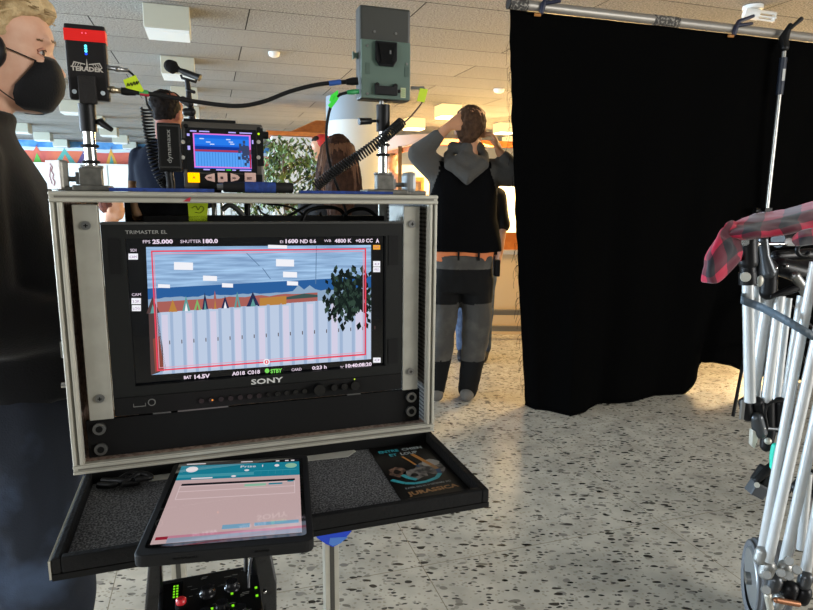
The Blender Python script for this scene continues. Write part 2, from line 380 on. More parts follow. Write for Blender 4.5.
# orange beams + far posts of the warm hall
bm_=MB(FG)
one(MB(FG).box(2.0,9.4,11.6,11.75,2.34,2.46),'orange_beam',orangew,'orange wooden beam across the warm hall, under the ceiling lights','beam')
one(MB().prism([at(386,152,10.5),at(433,140,9.2),at(433,144,9.2),at(386,157,10.5)],(0,.1,0)),'orange_trim_board',orangew,'sloping orange board left of the raised elbow','board')
one(MB().prism([at(386,136,10.6),at(436,133,9.3),at(433,139,9.3),at(386,151,10.6)],(0,.1,0)),'ceiling_bulkhead',mat('pinkish_plaster','#c9ab98',.7),'pinkish plaster bulkhead sloping under the orange beam','bulkhead')
p=at(400,160,10); one(MB().box(p.x-.03,p.x+.03,9.98,10.04,0,2.1),'slim_post',mat('bronze_paint','#5a4632',.5),'slim dark post left of the raised elbow','post')
dr=at(414,190,12.5)
t=MB().box(dr.x-.2,dr.x+.14,12.5,12.55,0,1.62).build('door_1',mat('brown_door','#8a6a45',.5)); t['kind']='structure'
tr=MB(); tr.box(dr.x-.26,dr.x-.2,12.44,12.56,0,1.70); tr.box(dr.x+.14,dr.x+.2,12.44,12.56,0,1.70); tr.box(dr.x-.2,dr.x+.14,12.44,12.56,1.62,1.70); struct(tr,'trim_1',orangew)
struct(MB().box(dr.x-1.3,dr.x+5,12.57,12.7,0,1.95),'wall_hall_inner',creamw)
# parapet with wooden rail and low metal rails in front of it
pr=thing('balustrade_wall','low cream balustrade wall with orange rail behind the standing man','balustrade',(.9,5.62,0))
MB().box(-.05,3.2,5.62,5.74,0,.76).build('wall_panel',mat('cream_panel','#d9b98a',.6),pr)
MB().box(-.05,3.2,5.60,5.76,.761,.80).build('ledge',mat('grey_ledge','#b5b0a8',.4),pr)
MB().box(-.05,3.2,5.66,5.71,.80,.96).build('rail_board',orangew,pr)
lr=thing('low_metal_rail','pair of low grey metal rails near the floor behind the legs of the man','rail',(.9,5.4,0))
for z in (.085,.235): MB().box(-.1,3.1,5.36,5.40,z,z+.045).build('rail',mat('rail_grey','#8a857b',.35,.7),lr)
for x in (-.05,1.5,3.0): MB().box(x,x+.04,5.37,5.39,0,.27).build('post',steel,lr)

# ------------------------------------------------------------------ monitor cart
CW, CHT, CD = .523, .379, .235       # flight case width, height, depth
def cc(): return MB(FC)
felt = mat('speckled_felt','#343436',.95,noise_=(420,'#8a8a8a',.42,.66))
lining = mat('pink_brown_lining','#94796b',.8,noise_=(150,'#c4aa9a',.42,.58))
def mesh_mat():
    m=bpy.data.materials.new('perforated_metal'); m.use_nodes=True; nt=m.node_tree; N=nt.nodes; L=nt.links; b=N['Principled BSDF']
    tc=N.new('ShaderNodeTexCoord'); mp=N.new('ShaderNodeMapping'); mp.inputs['Rotation'].default_value=(R(45),0,0); L.new(tc.outputs['Object'],mp.inputs[0])
    ch=N.new('ShaderNodeTexChecker'); ch.inputs['Scale'].default_value=210; ch.inputs['Color1'].default_value=srgb('#b9b2a8')+(1,); ch.inputs['Color2'].default_value=srgb('#3a3633')+(1,)
    L.new(mp.outputs[0],ch.inputs[0]); L.new(ch.outputs[0],b.inputs['Base Color']); b.inputs['Roughness'].default_value=.6; return m
perf = mesh_mat()
case = thing('flight_case','open aluminium-framed flight case holding the large monitor','flight case',CO,CYAW)
w_=.008
cc().box(.006,CW-.006,.004,CD,.0,w_).build('bottom_panel',lining,case)
cc().box(.006,CW-.006,.004,CD,CHT-w_,CHT).build('top_panel',alug,case)
cc().box(0,w_-.001,.004,CD,w_,CHT-w_).build('side_panel',lining,case)
cc().box(CW-w_+.001,CW,.004,CD,w_,CHT-w_).build('side_panel',perf,case,label='perforated side panel')
# front edging: double-ridged extrusion, four mitred bars
for nm,(x0,x1,z0,z1) in {'edge_trim':(0,CW,0,.014),'edge_trim ':(0,CW,CHT-.014,CHT),'edge_trim  ':(0,.014,.014,CHT-.014),'edge_trim   ':(CW-.014,CW,.014,CHT-.014)}.items():
    mb=cc(); mb.box(x0,x1,-.006,.004,z0,z1)
    if x1-x0>.1: mb.box(x0,x1,-.009,-.006,z0+.001,z0+.005); mb.box(x0,x1,-.009,-.006,z1-.005,z1-.001)
    else: mb.box(x0+.001,x0+.005,-.009,-.006,z0,z1); mb.box(x1-.005,x1-.001,-.009,-.006,z0,z1)
    tr_=mb.build('edge_trim',alu,case,bev=.0008)
    g_=cc()
    if x1-x0>.1: g_.box(x0+.006,x1-.006,-.0066,-.0061,z0+.0058,z1-.0058)
    else: g_.box(x0+.0058,x1-.0058,-.0066,-.0061,z0,z1)
    g_.build('groove',mat('frame_groove','#6a675d',.6),tr_)
for x in (.011,CW-.011):            # rear edging
    cc().box(x-.011,x+.011,CD,CD+.006,0,CHT).build('rear_trim',alu,case)
lt=cc().box(-.006,-.0,.03,.045,.165,.185).box(-.010,-.006,.032,.043,.155,.178).build('latch',chrome,case)
cc().cyl((-.010,.02,.12),(0,.02,.12),.004).build('stud',chrome,case)
# rack brackets, screws
for (x0,x1) in ((.022,.052),(.4745,.5005)):
    br=cc().box(x0,x1,.010,.014,.069,.362).box(x0+ (0 if x0<.2 else .023),x0+.003+(0 if x0<.2 else .023),.014,.16,.069,.362).build('rack_bracket',alug,case,bev=.001)
    for z in (.335,.10):
        mb=cc(); xx=(x0+x1)/2; mb.use(steel).cyl((xx,.0095,z),(xx,.007,z),.0058,20); mb.use(blkm).box(xx-.0025,xx+.0025,.0062,.0069,z-.0006,z+.0006).box(xx-.0006,xx+.0006,.0062,.0069,z-.0025,z+.0025); mb.build('screw',None,br)
# lower black rack panel
rp=cc().box(.016,.507,.02,.026,.012,.066).build('rack_panel',blkm,case)
for x,z in ((.032,.054),(.032,.024),(.492,.054),(.492,.030)):
    mb=cc(); mb.use(steel).tube([(x,.0195,z),(x,.015,z)],.0085,20); mb.use(blkm).cyl((x,.0148,z),(x,.0135,z),.0045,12); mb.build('washer_bolt',None,rp)
# support deck and legs of the cart
cart=thing('camera_cart','rolling cart of square aluminium legs under the flight case','cart',FC@V((.26,.12,-.8785)),CYAW)
cc().box(.02,.50,.03,.22,-.032,-.001).build('top_deck',blkm,cart)
gz=-.8785
def legx(px,py,y): return cl(px,py,y).x
xs=[legx(180,590,.20),legx(331,585,.10)]
for x,y in ((xs[0],.20),(xs[1],.10),(.04,.05),(.46,.20)):
    if (x,y)!=(.04,.05) and (x,y)!=(.46,.20):
        l=cc().box(x-.0125,x+.0125,y-.0125,y+.0125,gz+.06,-.033).build('leg',alu,cart,bev=.001)
        cc().box(x-.004,x+.004,y-.0132,y-.0126,gz+.06,-.033).build('groove',mat('groove_dark','#55544f',.5,.6),l)
        for dx in (-.02,.02): pass
for y in (.10,.20): cc().box(.12,.42,y-.011,y+.011,gz+.052,gz+.068).build('base_bar',alu,cart)
for x in (xs[0],xs[1]):
    for y in (.10,.20): cc().cyl((x-.012,y,gz+.025),(x+.012,y,gz+.025),.025,20).build('caster',blkr,cart)
# ---- tray (the lid, hinged open)
tray=thing('felt_tray','black felt-lined lid tray folded out below the flight case','tray',FC@V((.26,-.11,-.024)),CYAW)
tw=.520; td=-.214
cc().box(.013,tw,td,-.004,-.026,-.019).build('tray_base',blkm,tray)
cc().box(.022,tw-.012,td+.012,-.005,-.0189,-.0165).build('felt_lining',felt,tray)
for a in ((.013,.022,td,-.004),(tw-.010,tw,td,-.004),(.022,tw-.010,td,td+.010)):
    cc().box(a[0],a[1],a[2],a[3],-.0188,-.001).build('rim',mat('black_fabric_edge','#131313',.8,bump=(200,.2)) ,tray,bev=.002)
cc().box(.0105,.0125,td,-.004,-.024,-.003).build('metal_edge',alu,tray)
cc().box(.013,tw,-.004,.012,-.026,-.0015).build('hinge_strip',blkm,tray)
# cable bundle and paper in the tray
p0=cz(120,478,-.015)
mb=cc()
for k in range(5):
    a=V((.03+rnd.uniform(0,.05),-.02-rnd.uniform(0,.015),-.010+k*.002))
    mb.tube(cat_pts([a,a+V((.02,-.008,.001)),a+V((.035,.004,.003)),a+V((.05,-.006,0)),a+V((.03,-.012,.002))],6),.0035,8)
one(mb,'cable_bundle',blk,'small black bundle of cable at the back left corner of the felt tray','cable')
pp=[cz(150,482,-.0155),cz(362,454,-.0155),cz(350,444,-.0155),cz(152,466,-.0155)]
a_=[V((.094,-.022,-.0160)),V((.285,-.020,-.0160)),V((.375,-.026,-.0160)),V((.392,-.010,-.0160)),V((.39,-.0045,-.0160)),V((.094,-.0045,-.0160))]
one(cc().prism(a_,(0,0,.0008)),'paper_sheet',mat('paper','#b9b7ad',.7),'white paper strip lying under the bottom edge of the flight case','paper')
# ---- tablet
def tb(px,py):                      # point on the tablet's tilted top plane, in case coordinates
    n=V((0,-.016,.24)); n.normalize()
    n=V((0,-n.y*-1,n.z)) if False else V((0,.0625,.998)); n.normalize()
    return FC.inverted()@pl(px,py,FC@V((.2,-.24,.0135)),FC.to_3x3()@n)
def rquad(q,r,k=6):
    out=[]
    for i in range(4):
        p=q[i]; a=(q[i-1]-p).normalized()*r; b=(q[(i+1)%4]-p).normalized()*r
        for j in range(k+1): t=j/k; out.append((p+a)*(1-t)**2+p*2*t*(1-t)+(p+b)*t**2)
    return out
TN=V((0,.0625,.998)).normalized()
TQ=[tb(174,463.5),tb(307.5,454),tb(314,541),tb(132,557)]
SQ=[tb(182.5,464.5),tb(299,460),tb(302,533),tb(150,545.5)]
tab=thing('tablet','tablet in a thick black case showing a pink and teal page, on the felt tray','tablet',FC@V(((TQ[2]+TQ[3])/2)),CYAW)
cc().prism(rquad(TQ,.012),-TN*.013).build('protective_case',blkr,tab,bev=.002)
def scale_q(q,k,u): c=(q[0]+q[1]+q[2]+q[3])/4; return [c+(p-c)*k+TN*u for p in q]
cc().poly(rquad(scale_q(SQ,1.06,.0006),.006)).build('glass',mat('tablet_glass','#050506',.06,coat=1),tab)
def su(u,v,k): # u right, v down on the screen
    a=SQ[0].lerp(SQ[1],u); b=SQ[3].lerp(SQ[2],u); return a.lerp(b,v)+TN*(.0008+.0001*k)
def sglow(n,c,e=.75): return mat(n,'#060606',.05,emit=c,es=e*2**-EXP,coat=.6,spec=.5)
sm_=cc()
def sr(m,u0,v0,u1,v1,k): sm_.use(m).poly([su(u0,v1,k),su(u1,v1,k),su(u1,v0,k),su(u0,v0,k)])
pk=sglow('page_pink','#c6abab',.92); tl=sglow('page_teal','#1788a0',.8); tld=sglow('page_teal_light','#49a3b4',.8); dk=sglow('page_black','#181820'); wt=sglow('page_white','#efe6ea',.9); rdd=sglow('page_red','#a02238'); gr_=sglow('page_green','#8fc0a6',.9); lp=sglow('page_pale_line','#dcc6c8',.9); bl=sglow('page_blue','#7fb0cf',.8)
sr(dk,0,-.01,1,.035,0); sr(tl,0,.035,1,.26,0); sr(pk,0,.26,1,1,0)
sr(tld,.0,.18,.62,.225,1)
def sell(m,u,v,ru,rv,k): sm_.use(m).poly([su(u+ru*cos(-t*pi/8),v+rv*sin(-t*pi/8),k) for t in range(16)][::-1] if False else [su(u+ru*cos(t*pi/8),v-rv*sin(t*pi/8),k) for t in range(16)])
sell(wt,.10,.10,.05,.045,2); sell(gr_,.93,.10,.05,.04,2); sell(wt,.81,.09,.02,.02,2)
for u,v in ((.56,.15),(.46,.235)): sell(wt,u,v,.02,.014,2)
sr(wt,.12,.235,.29,.252,2)
for i in range(6): sr(tld,.62+.06*i,.17,.622+.06*i,.23,2)
sr(tld,.62,.165,.98,.17,2)
for u in (.80,.88,.93): sr(wt,u,.003,u+.03,.02,2)
sr(wt,.04,.005,.2,.018,2); sr(wt,.5,.0,.6,.012,2)
sr(dk,.06,.315,.96,.345,2)
for (a,b,c_,d) in ((.05,.35,.96,.356),(.05,.42,.96,.426),(.05,.52,.96,.526)): sr(lp,a,b,c_,d,2)
sr(lp,.05,.35,.056,.52,2); sr(lp,.954,.35,.96,.52,2)
sr(gr_,.56,.365,.73,.40,3); sr(tl,.75,.368,.86,.39,3); sr(tl,.90,.345,.95,.362,3)
sr(rdd,.02,.935,.10,.965,3)
sr(bl,.45,.86,.64,.905,2); sr(bl,.67,.86,.98,.895,2); sr(mat_red:=sglow('page_rose','#d48fa4'),.1,.93,1,.955,2); sr(sglow('page_grey_blue','#9aa2b4',.8),.1,.955,1,1,2)
O_=su(.50,.105,4); ex=(su(.7,.105,4)-O_).normalized(); ey=(su(.5,.03,4)-O_).normalized()
Tt=M(((ex.x,ey.x,TN.x,O_.x),(ex.y,ey.y,TN.y,O_.y),(ex.z,ey.z,TN.z,O_.z),(0,0,0,1)))
sm_.use(wt).text('Prise  1',.011,Tt)
sm_.build('screen',None,tab)
fe=cc()
fm=(TQ[3].lerp(TQ[2],.47)); 
for k in range(7): q=TQ[3].lerp(TQ[2],.22+.02*k)+V((0,-.0005,-.006)); fe.cyl(q,q+V((0,-.001,0)),.0012,8)
for k in range(5): q=TQ[3].lerp(TQ[2],.66+.02*k)+V((0,-.0005,-.006)); fe.cyl(q,q+V((0,-.001,0)),.0012,8)
fe.build('speaker_holes',blkm,tab)
# ---- leaflet
LQ=[cz(363,443,-.0155),cz(424,431,-.0155),cz(470,491.5,-.0155),cz(406,504,-.0155)]
LQ[0]=V((.413,-.006,-.0155)) if LQ[0].y>-.006 else LQ[0]; LQ[1]=V((.507,-.006,-.0155)); LQ[2]=V((.507,-.192,-.0155)); LQ[3]=V((.409,-.199,-.0155))
lf=thing('leaflet','dark event leaflet with orange and teal curved lines, at right in the tray','leaflet',FC@V((.46,-.1,-.0164)),CYAW)
def lu(u,v,k): return LQ[0].lerp(LQ[1],u).lerp(LQ[3].lerp(LQ[2],u),v)+V((0,0,.00005+.00006*k))
cc().prism([lu(0,1,-6),lu(1,1,-6),lu(1,0,-6),lu(0,0,-6)],(0,0,.0004)).build('sheet',mat('leaflet_black','#0e0c0b',.3,noise_=(25,'#1d1814',.5,.8)),lf)
g=cc(); lt_=mat('print_light','#b9c4c6',.4); tea=mat('print_teal','#3fb0bd',.4); ora=mat('print_orange','#d08b3c',.4); gry=mat('print_grey','#8d8781',.5,noise_=(90,'#3b3835',.4,.6)); brn=mat('print_brown','#94705c',.5,noise_=(120,'#4d3a30',.4,.6)); gld=mat('print_bronze','#a87c4e',.4); pbl=mat('print_blue','#2b4f78',.4)
def lT(u,v,k=3):
    O_=lu(u,v,k); ex=(lu(u+.01,v,k)-O_).normalized(); ez=V((0,0,1)); ey=ez.cross(ex)
    return M(((ex.x,ey.x,0,O_.x),(ex.y,ey.y,0,O_.y),(0,0,1,O_.z),(0,0,0,1)))
g.use(tea).text('ENTRE',.0125,lT(.12,.13),fit=.032,bold=.0004); g.use(lt_).text('CHIEN',.0125,lT(.52,.13),fit=.033,bold=.0004)
g.use(tea).text('ET',.0125,lT(.26,.21),fit=.012,bold=.0004); g.use(lt_).text('LOUP',.0125,lT(.45,.21),fit=.027,bold=.0004)
def stripe(pts,wd,ms,k):
    n=len(pts)-1
    for i in range(n):
        a,b=pts[i],pts[i+1]; d=V((b[0]-a[0],(b[1]-a[1])*2.1,0)).normalized(); nx,ny=-d.y*wd,d.x*wd/2.1
        g.use(ms[min(int(i/n*len(ms)),len(ms)-1)]).poly([lu(a[0]-nx,a[1]-ny,k),lu(b[0]-nx,b[1]-ny,k),lu(b[0]+nx,b[1]+ny,k),lu(a[0]+nx,a[1]+ny,k)][::-1])
def blobp(m,u,v,ru,rv,k,seed,n=18):
    rr=random.Random(seed); g.use(m).poly([lu(u+ru*cos(2*pi*t/n)*rr.uniform(.75,1.15),v-rv*sin(2*pi*t/n)*rr.uniform(.75,1.15),k) for t in range(n)])
blobp(gry,.74,.50,.24,.12,2,3); blobp(gry,.45,.56,.18,.10,3,4); blobp(brn,.20,.49,.14,.09,3,5); blobp(mat('print_dark','#171310',.4),.20,.49,.06,.04,4,6); blobp(mat('print_bone','#b5b0a8',.5),.80,.42,.16,.07,4,9); blobp(mat('print_dark','#171310',.4),.42,.58,.07,.03,5,8)
stripe([(.44,.24),(.50,.33),(.55,.42),(.58,.46)],.018,[ora,ora,pbl,pbl],6)
stripe([(.62,.22),(.70,.34),(.78,.46),(.82,.54),(.80,.62),(.70,.68),(.52,.71),(.34,.71),(.20,.68),(.10,.63),(.04,.60)],.035,[ora,ora,gld,pbl,tea,tea,tea,tea,tea,tea],6)
stripe([(.24,.55),(.30,.61),(.40,.66)],.035,[tea],7)
g.use(lt_).text('8 AVRIL 2022 AU 31 DÉCEMBRE 2022',.006,lT(.16,.77),fit=.068); g.use(gld).text('JURASSICA',.0135,lT(.14,.865),fit=.075,bold=.0005)
g.build('print',None,lf)

# ------------------------------------------------------------------ large monitor in the case
mon=thing('broadcast_monitor','large black broadcast monitor showing a wall of white lockers, in the flight case','monitor',FC@V((.27,.05,.07)),CYAW)
bez=mat('bezel_black','#191a19',.5); MX0,MX1,MZ0,MZ1=.0535,.4735,.072,.336
y0=.012
DX0,DX1,DZ0,DZ1=.0817,.4465,.112,.3172
hb=cc()   # housing with an opening for the panel
hb.box(MX0,DX0,y0,.05,MZ0,MZ1); hb.box(DX1,MX1,y0,.05,MZ0,MZ1); hb.box(DX0,DX1,y0,.05,DZ1,MZ1); hb.box(DX0,DX1,y0,.05,MZ0,DZ0); hb.box(MX0+.005,MX1-.005,.05,.095,MZ0+.005,MZ1-.01)
hb.build('housing',bez,mon)
cc().box(MX0,MX1,y0-.002,y0+.03,MZ1,MZ1+.003).build('top_edge',mat('edge_grey','#3a3a38',.4),mon)
cc().box(DX0,DX1,.020,.03,DZ0,DZ1).build('panel_glass',mat('panel_black','#04050a',.08,coat=.5),mon)
for z0,z1 in ((.272,.318),(.115,.155)): cc().box(.4505,.466,y0-.0012,y0,z0,z1).build('side_grip',blkm,mon)
cc().box(.062,.075,y0-.0012,y0,.27,.318).build('side_grip',blkm,mon)
cc().box(MX0+.002,MX1-.002,y0-.0025,y0,MZ0,.0975).build('control_strip',mat('strip_black','#161616',.4),mon)
def fT(x,z,y=None,ang=0): # text plane facing the camera
    y=(.0195 if y is None else y)
    return M.Translation((x,y,z)) @ M.Rotation(R(90),4,'X') @ M.Rotation(ang,4,'Z')
lg=mat('logo_silver','#c9c9c5',.4); 
cc().text('SONY',.011,fT(.2385,.1005,y0-.0008),fit=.047,bold=.0003).build('maker_name',lg,mon)
cc().text('TRIMASTER EL',.0068,fT(.083,.3235,y0-.0008),fit=.052).build('series_name',mat('logo_grey','#9a9a95',.5),mon)
kb=cc()
for x in [.168+.0135*k for k in range(12)]: kb.cyl((x,y0-.0025,.084),(x,y0-.006,.084),.0038,10)
kb.cyl((.338,y0-.0025,.086),(.338,y0-.014,.086),.0085,20); kb.cyl((.362,y0-.0025,.086),(.362,y0-.008,.086),.005,12); kb.cyl((.378,y0-.0025,.086),(.378,y0-.008,.086),.005,12); kb.cyl((.395,y0-.0025,.086),(.395,y0-.008,.086),.007,12)
kb.build('control_knobs',blkg,mon)
k2=cc(); k2.cyl((.183,y0-.0061,.084),(.183,y0-.0066,.084),.0013,8); k2.build('amber_led',glow('amber_led','#ff9a40',1),mon)
cc().cyl((.395,y0-.003,.0955),(.395,y0-.0035,.0955),.0012,8).build('green_led',glow('green_led','#c8e848',1),mon)
pt=cc(); pt.tube([(.102,y0-.0026,.088),(.102,y0-.0032,.088)],.0052,16); pt.box(.078,.094,y0-.003,y0-.0025,.083,.084).box(.078,.0787,y0-.003,y0-.0025,.083,.088).box(.0933,.094,y0-.003,y0-.0025,.083,.088); pt.build('ports',mat('port_grey','#8a8a86',.4,.5),mon)
cc().cyl((.102,y0-.0033,.088),(.102,y0-.0036,.088),.0038,16).build('port_hole',blkm,mon)
for x0,x1 in ((.135,.205),(.245,.255),(.30,.307),(.345,.358),(.384,.406),(.102,.126),(.086,.098)):
    cc().box(x0,x1,.0135,.0155,.0685,.0705).build('light_gap',steel,mon) if x1-x0>.02 else None
# the picture on the panel, drawn at the panel's surface
sc=cc(); Y_=.0198
def pxz(px,py,k): q=cl(px,py,.0198); return (q.x,.0198-.00012*k,q.z)
def sp(m,pts,k): sc.use(m).poly([pxz(x,y,k) for x,y in pts][::-1])
def picture_mat():
    m=bpy.data.materials.new('picture_sky_panels'); m.use_nodes=True; nt=m.node_tree; N=nt.nodes; L=nt.links; b=N['Principled BSDF']
    b.inputs['Base Color'].default_value=(0,0,0,1); b.inputs['Roughness'].default_value=.15
    tc=N.new('ShaderNodeTexCoord'); mp=N.new('ShaderNodeMapping'); mp.inputs['Scale'].default_value=(10,1,160); mp.inputs['Rotation'].default_value=(0,R(-2),0); L.new(tc.outputs['Object'],mp.inputs[0])
    n=N.new('ShaderNodeTexNoise'); n.inputs['Scale'].default_value=1.6; n.inputs['Detail'].default_value=6; L.new(mp.outputs[0],n.inputs[0])
    r=N.new('ShaderNodeValToRGB'); e=r.color_ramp.elements; e[0].position=.35; e[0].color=srgb('#7d9dc4')+(1,); e[1].position=.68; e[1].color=srgb('#a9cdf0')+(1,); L.new(n.outputs['Fac'],r.inputs[0])
    L.new(r.outputs[0],b.inputs['Emission Color']); b.inputs['Emission Strength'].default_value=2**-EXP; return m
pic=picture_mat()
IQ=[(146,247),(371,245),(371,359),(151,375)]
def iq(u,v): 
    a=V(IQ[0]).lerp(V(IQ[1]),u); b=V(IQ[3]).lerp(V(IQ[2]),u); q=a.lerp(b,v); return (q.x,q.y)
def spu(m,us,k): sp(m,[iq(*p) for p in us],k)
spu(pic,[(0,0),(1,0),(1,1),(0,1)],0)
pb_=glow('pic_deep_blue','#2c5f9c'); po=glow('pic_orange','#a8615a'); pw=glow('pic_locker','#bccbe2'); pw2=glow('pic_locker_shade','#9fb4d2'); pm=glow('pic_mountain','#8fa9c4'); pd=glow('pic_dark_leaf','#17201e'); pdg=glow('pic_leaf_green','#33473c'); pwh=glow('pic_white','#f2f2f8'); pr_=glow('pic_red_frame','#e8455a'); pr2=glow('pic_pink_frame','#e49ab0'); pbr=glow('pic_brown','#54403f'); ptl=glow('pic_teal','#5f9a98'); pgn=glow('pic_green','#7fb56a'); pyl=glow('pic_ochre','#b9823f'); pnv=glow('pic_navy','#2a2f52')
spu(pb_,[(0,.325),(1,.275),(1,.48),(0,.53)],1)
mt=[(i/40,.41-.03*i/40-.035*abs(noise.noise(V((i*.45,2,0))))-(.05 if 25<i<30 and i%2 else 0)) for i in range(41)]
spu(pm,mt+[(1,.48),(0,.53)],2)
mt=[(.04+.72*i/20,.43-.03*i/20+.015*noise.noise(V((i*.6,7,0)))) for i in range(21)]
spu(po,mt+[(.76,.475),(.04,.515)],3)
for i,(u,h,w0,m_) in enumerate([(.02,.13,.03,pbr),(.11,.10,.02,pyl),(.17,.12,.018,ptl),(.22,.09,.016,pgn),(.255,.14,.014,pnv),(.30,.15,.014,po),(.345,.10,.018,pnv),(.40,.13,.015,ptl),(.47,.12,.03,pnv),(.58,.07,.03,pyl)]):
    vb=.52-.05*u; spu(m_,[(u-w0,vb),(u,vb-h),(u+w0,vb)],4); spu([ptl,pyl,pwh,po][i%4],[(u-w0*.4,vb),(u,vb-h*.55),(u+w0*.4,vb)],5)
spu(pyl,[(.50,.43),(.62,.42),(.62,.49),(.50,.495)],4); spu(glow('pic_dark_green','#3e5552'),[(.62,.43),(.7,.405),(.76,.42),(.76,.44),(.62,.45)],4)
spu(pw,[(.04,.515),(1,.455),(1,1),(.04,1)],3)
xs_=[.04]+[.095+.0545*i for i in range(17)]
for i,u in enumerate(xs_):
    vt=.518-.06*u
    spu(pw2,[(u,vt),(u+.014,vt),(u+.014,1),(u,1)],4); 
    if i%2==0: spu(glow('pic_locker_warm','#d3cfe4'),[(u+.018,vt+.02),(u+.045,vt+.02),(u+.045,.98),(u+.018,.98)],4)
    spu(pbr,[(u+.048,.74-.03*u),(u+.052,.74-.03*u),(u+.052,.77-.03*u),(u+.048,.77-.03*u)],5)
spu(pbr,[(0,.52),(.04,.515),(.07,.97),(.0,1)],4); spu(glow('pic_rust','#8a4b40'),[(.015,.72),(.045,.70),(.06,.97),(.02,.98)],5)
for (x0,ya,x1,yb) in ((174,262,193,270),(203,275.5,217,281),(222,283,233,287.5),(158,284,170,288),(276,259,294,266.5),(283,271.5,297,277.5),(287,281,298,285.5),(268,244.8,287,248.5)):
    sp(pwh,[(x0,ya),(x1,ya+.6),(x1,yb),(x0,yb-.3)],4)
sp(glow('pic_line','#5f7da0'),[(246,253),(247,253),(260,266),(259,266)],3); sp(glow('pic_line','#5f7da0'),[(262,268),(263,268),(271,279),(270,279)],3)
sp(glow('pic_line','#5f7da0'),[(316,246),(316.8,246),(316,284),(315.3,284)],3)
# dark leafy branch in the picture
lr_=random.Random(5)
for i in range(420):
    x=lr_.gauss(351,13); y=lr_.gauss(292,13)
    if not(324<x<371 and 264<y<326): continue
    if x<334 and y<270: continue
    a=lr_.uniform(.9,2.2); L_=lr_.uniform(4.5,9); wv=L_*.3; dx,dy=cos(a),sin(a)
    pts=[(x,y),(x+dx*L_*.5-dy*wv,y+dy*L_*.5+dx*wv),(x+dx*L_,y+dy*L_),(x+dx*L_*.5+dy*wv,y+dy*L_*.5-dx*wv)]
    pts=[(min(px_,371),py_) for px_,py_ in pts]
    sp(pd if i%4 else pdg,pts[::-1],6+(i%3)*.5); sp(pd if i%4 else pdg,pts,6+(i%3)*.5)
def frame(m,q,t,k):
    for i in range(4):
        a,b=q[i],q[(i+1)%4]; c=((q[0][0]+q[2][0])/2,(q[0][1]+q[2][1])/2)
        ins=lambda p:(p[0]+(t if p[0]<c[0] else -t),p[1]+(t if p[1]<c[1] else -t))
        sp(m,[a,b,ins(b),ins(a)],k)
frame(pr_,[(151,250.5),(366,248),(366,355),(157,371)],1.5,8); frame(pr2,[(153.5,253.5),(363.5,251),(363.5,352.5),(159,368)],.7,8)
c_=[(266.5+3.2*cos(t*pi/8),361.8+3.2*sin(t*pi/8)) for t in range(16)]; sp(pwh,c_,9); sp(pr_,[(266.5+2*cos(t*pi/8),361.8+2*sin(t*pi/8)) for t in range(16)],10); sp(pwh,[(265.9,360.5),(267.1,360.5),(267.1,363),(265.9,363)],11)
def tx(s_,px,py,px2,h,m=pwh,bold=.0):
    a=V(pxz(px,py,9)); b=V(pxz(px2,py,9)); sc.use(m).text(s_,h,fT(a.x,a.z,a.y),fit=abs(b.x-a.x),bold=bold)
pv=glow('pic_text','#f1dff0')
tx('FPS',143,243.3,150.5,.0062,pv); tx('25.000',152.5,243.6,173,.0078,pv,.0003); tx('SHUTTER',180.5,243,201,.0062,pv); tx('180.0',203,243,218,.0078,pv,.0003)
tx('EI',280,243,283,.0055,pv); tx('1600',285.5,243,298,.0078,pv,.0003); tx('ND 0.6',300,243,316,.0076,pv,.0002); tx('WB',324,242,331,.0055,pv); tx('4800 K',334.5,242.6,351.5,.0078,pv,.0002); tx('+0.0 CC',355.5,242.4,372.5,.0076,pv,.0002); tx('A',375.6,242.6,379,.0085,pv,.0003)
tx('BAT',184,378.8,191.5,.0062,pv,.0002); tx('14.5V',194.5,378.6,210,.0080,pv,.0003); tx('A018',232,375.4,245,.0078,pv,.0002); tx('C018',247.5,374.2,260,.0078,pv,.0002)
tx('STBY',270.5,373,282,.0085,glow('pic_standby','#7ee060'),.0003); sp(glow('pic_standby','#7ee060'),[(267+2.3*cos(t*pi/6),370.6+2.3*sin(t*pi/6)) for t in range(12)],9)
tx('CARD',291.5,371,301.5,.0060,pv); tx('0:23 h',312,369.5,326.5,.0075,pv,.0002); tx('TC',340,368.5,344,.0055,pv); tx('10:40:08:20',345.5,367.6,371.5,.0080,pv,.0003)
def badge(x0,ya,x1,yb,s_,m=pwh):
    sp(m,[(x0,ya),(x1,ya),(x1,yb),(x0,yb)],8)
    if s_: a=pxz(x0+1.2,yb-1.4,10); b=pxz(x1-1.2,yb-1,10); sc.use(glow('pic_badge_text','#8d4f96')).text(s_,.0048,fT(a[0],a[2],a[1]),fit=b[0]-a[0])
tx('SDI',130.5,251.5,136.5,.0052,pv); badge(128.5,253.5,138,259.5,'CAM'); tx('CAM',132,296,141,.0056,pv); badge(131.5,298,141,304,'3.2K'); badge(132,305,141,311,'LOG')
badge(373,245,380,249.5,'LUT',glow('pic_badge_orange','#f0a83c')); badge(373,261,380,266.5,'4:3'); badge(373,267,380,272,'PRO'); badge(373,357.5,380.5,362.5,'O')
sc.build('screen_picture',None,mon)

# things behind the monitor, seen through the slot under the top panel
def at_c(px,py,y): return FC@cl(px,py,y)
Rc = FC.to_3x3()
def cpt(px,py,y): return cl(px,py,y)
def clevis(x,y,z0,z1,px_knob,side,label_,cat_='support clamp'): pass
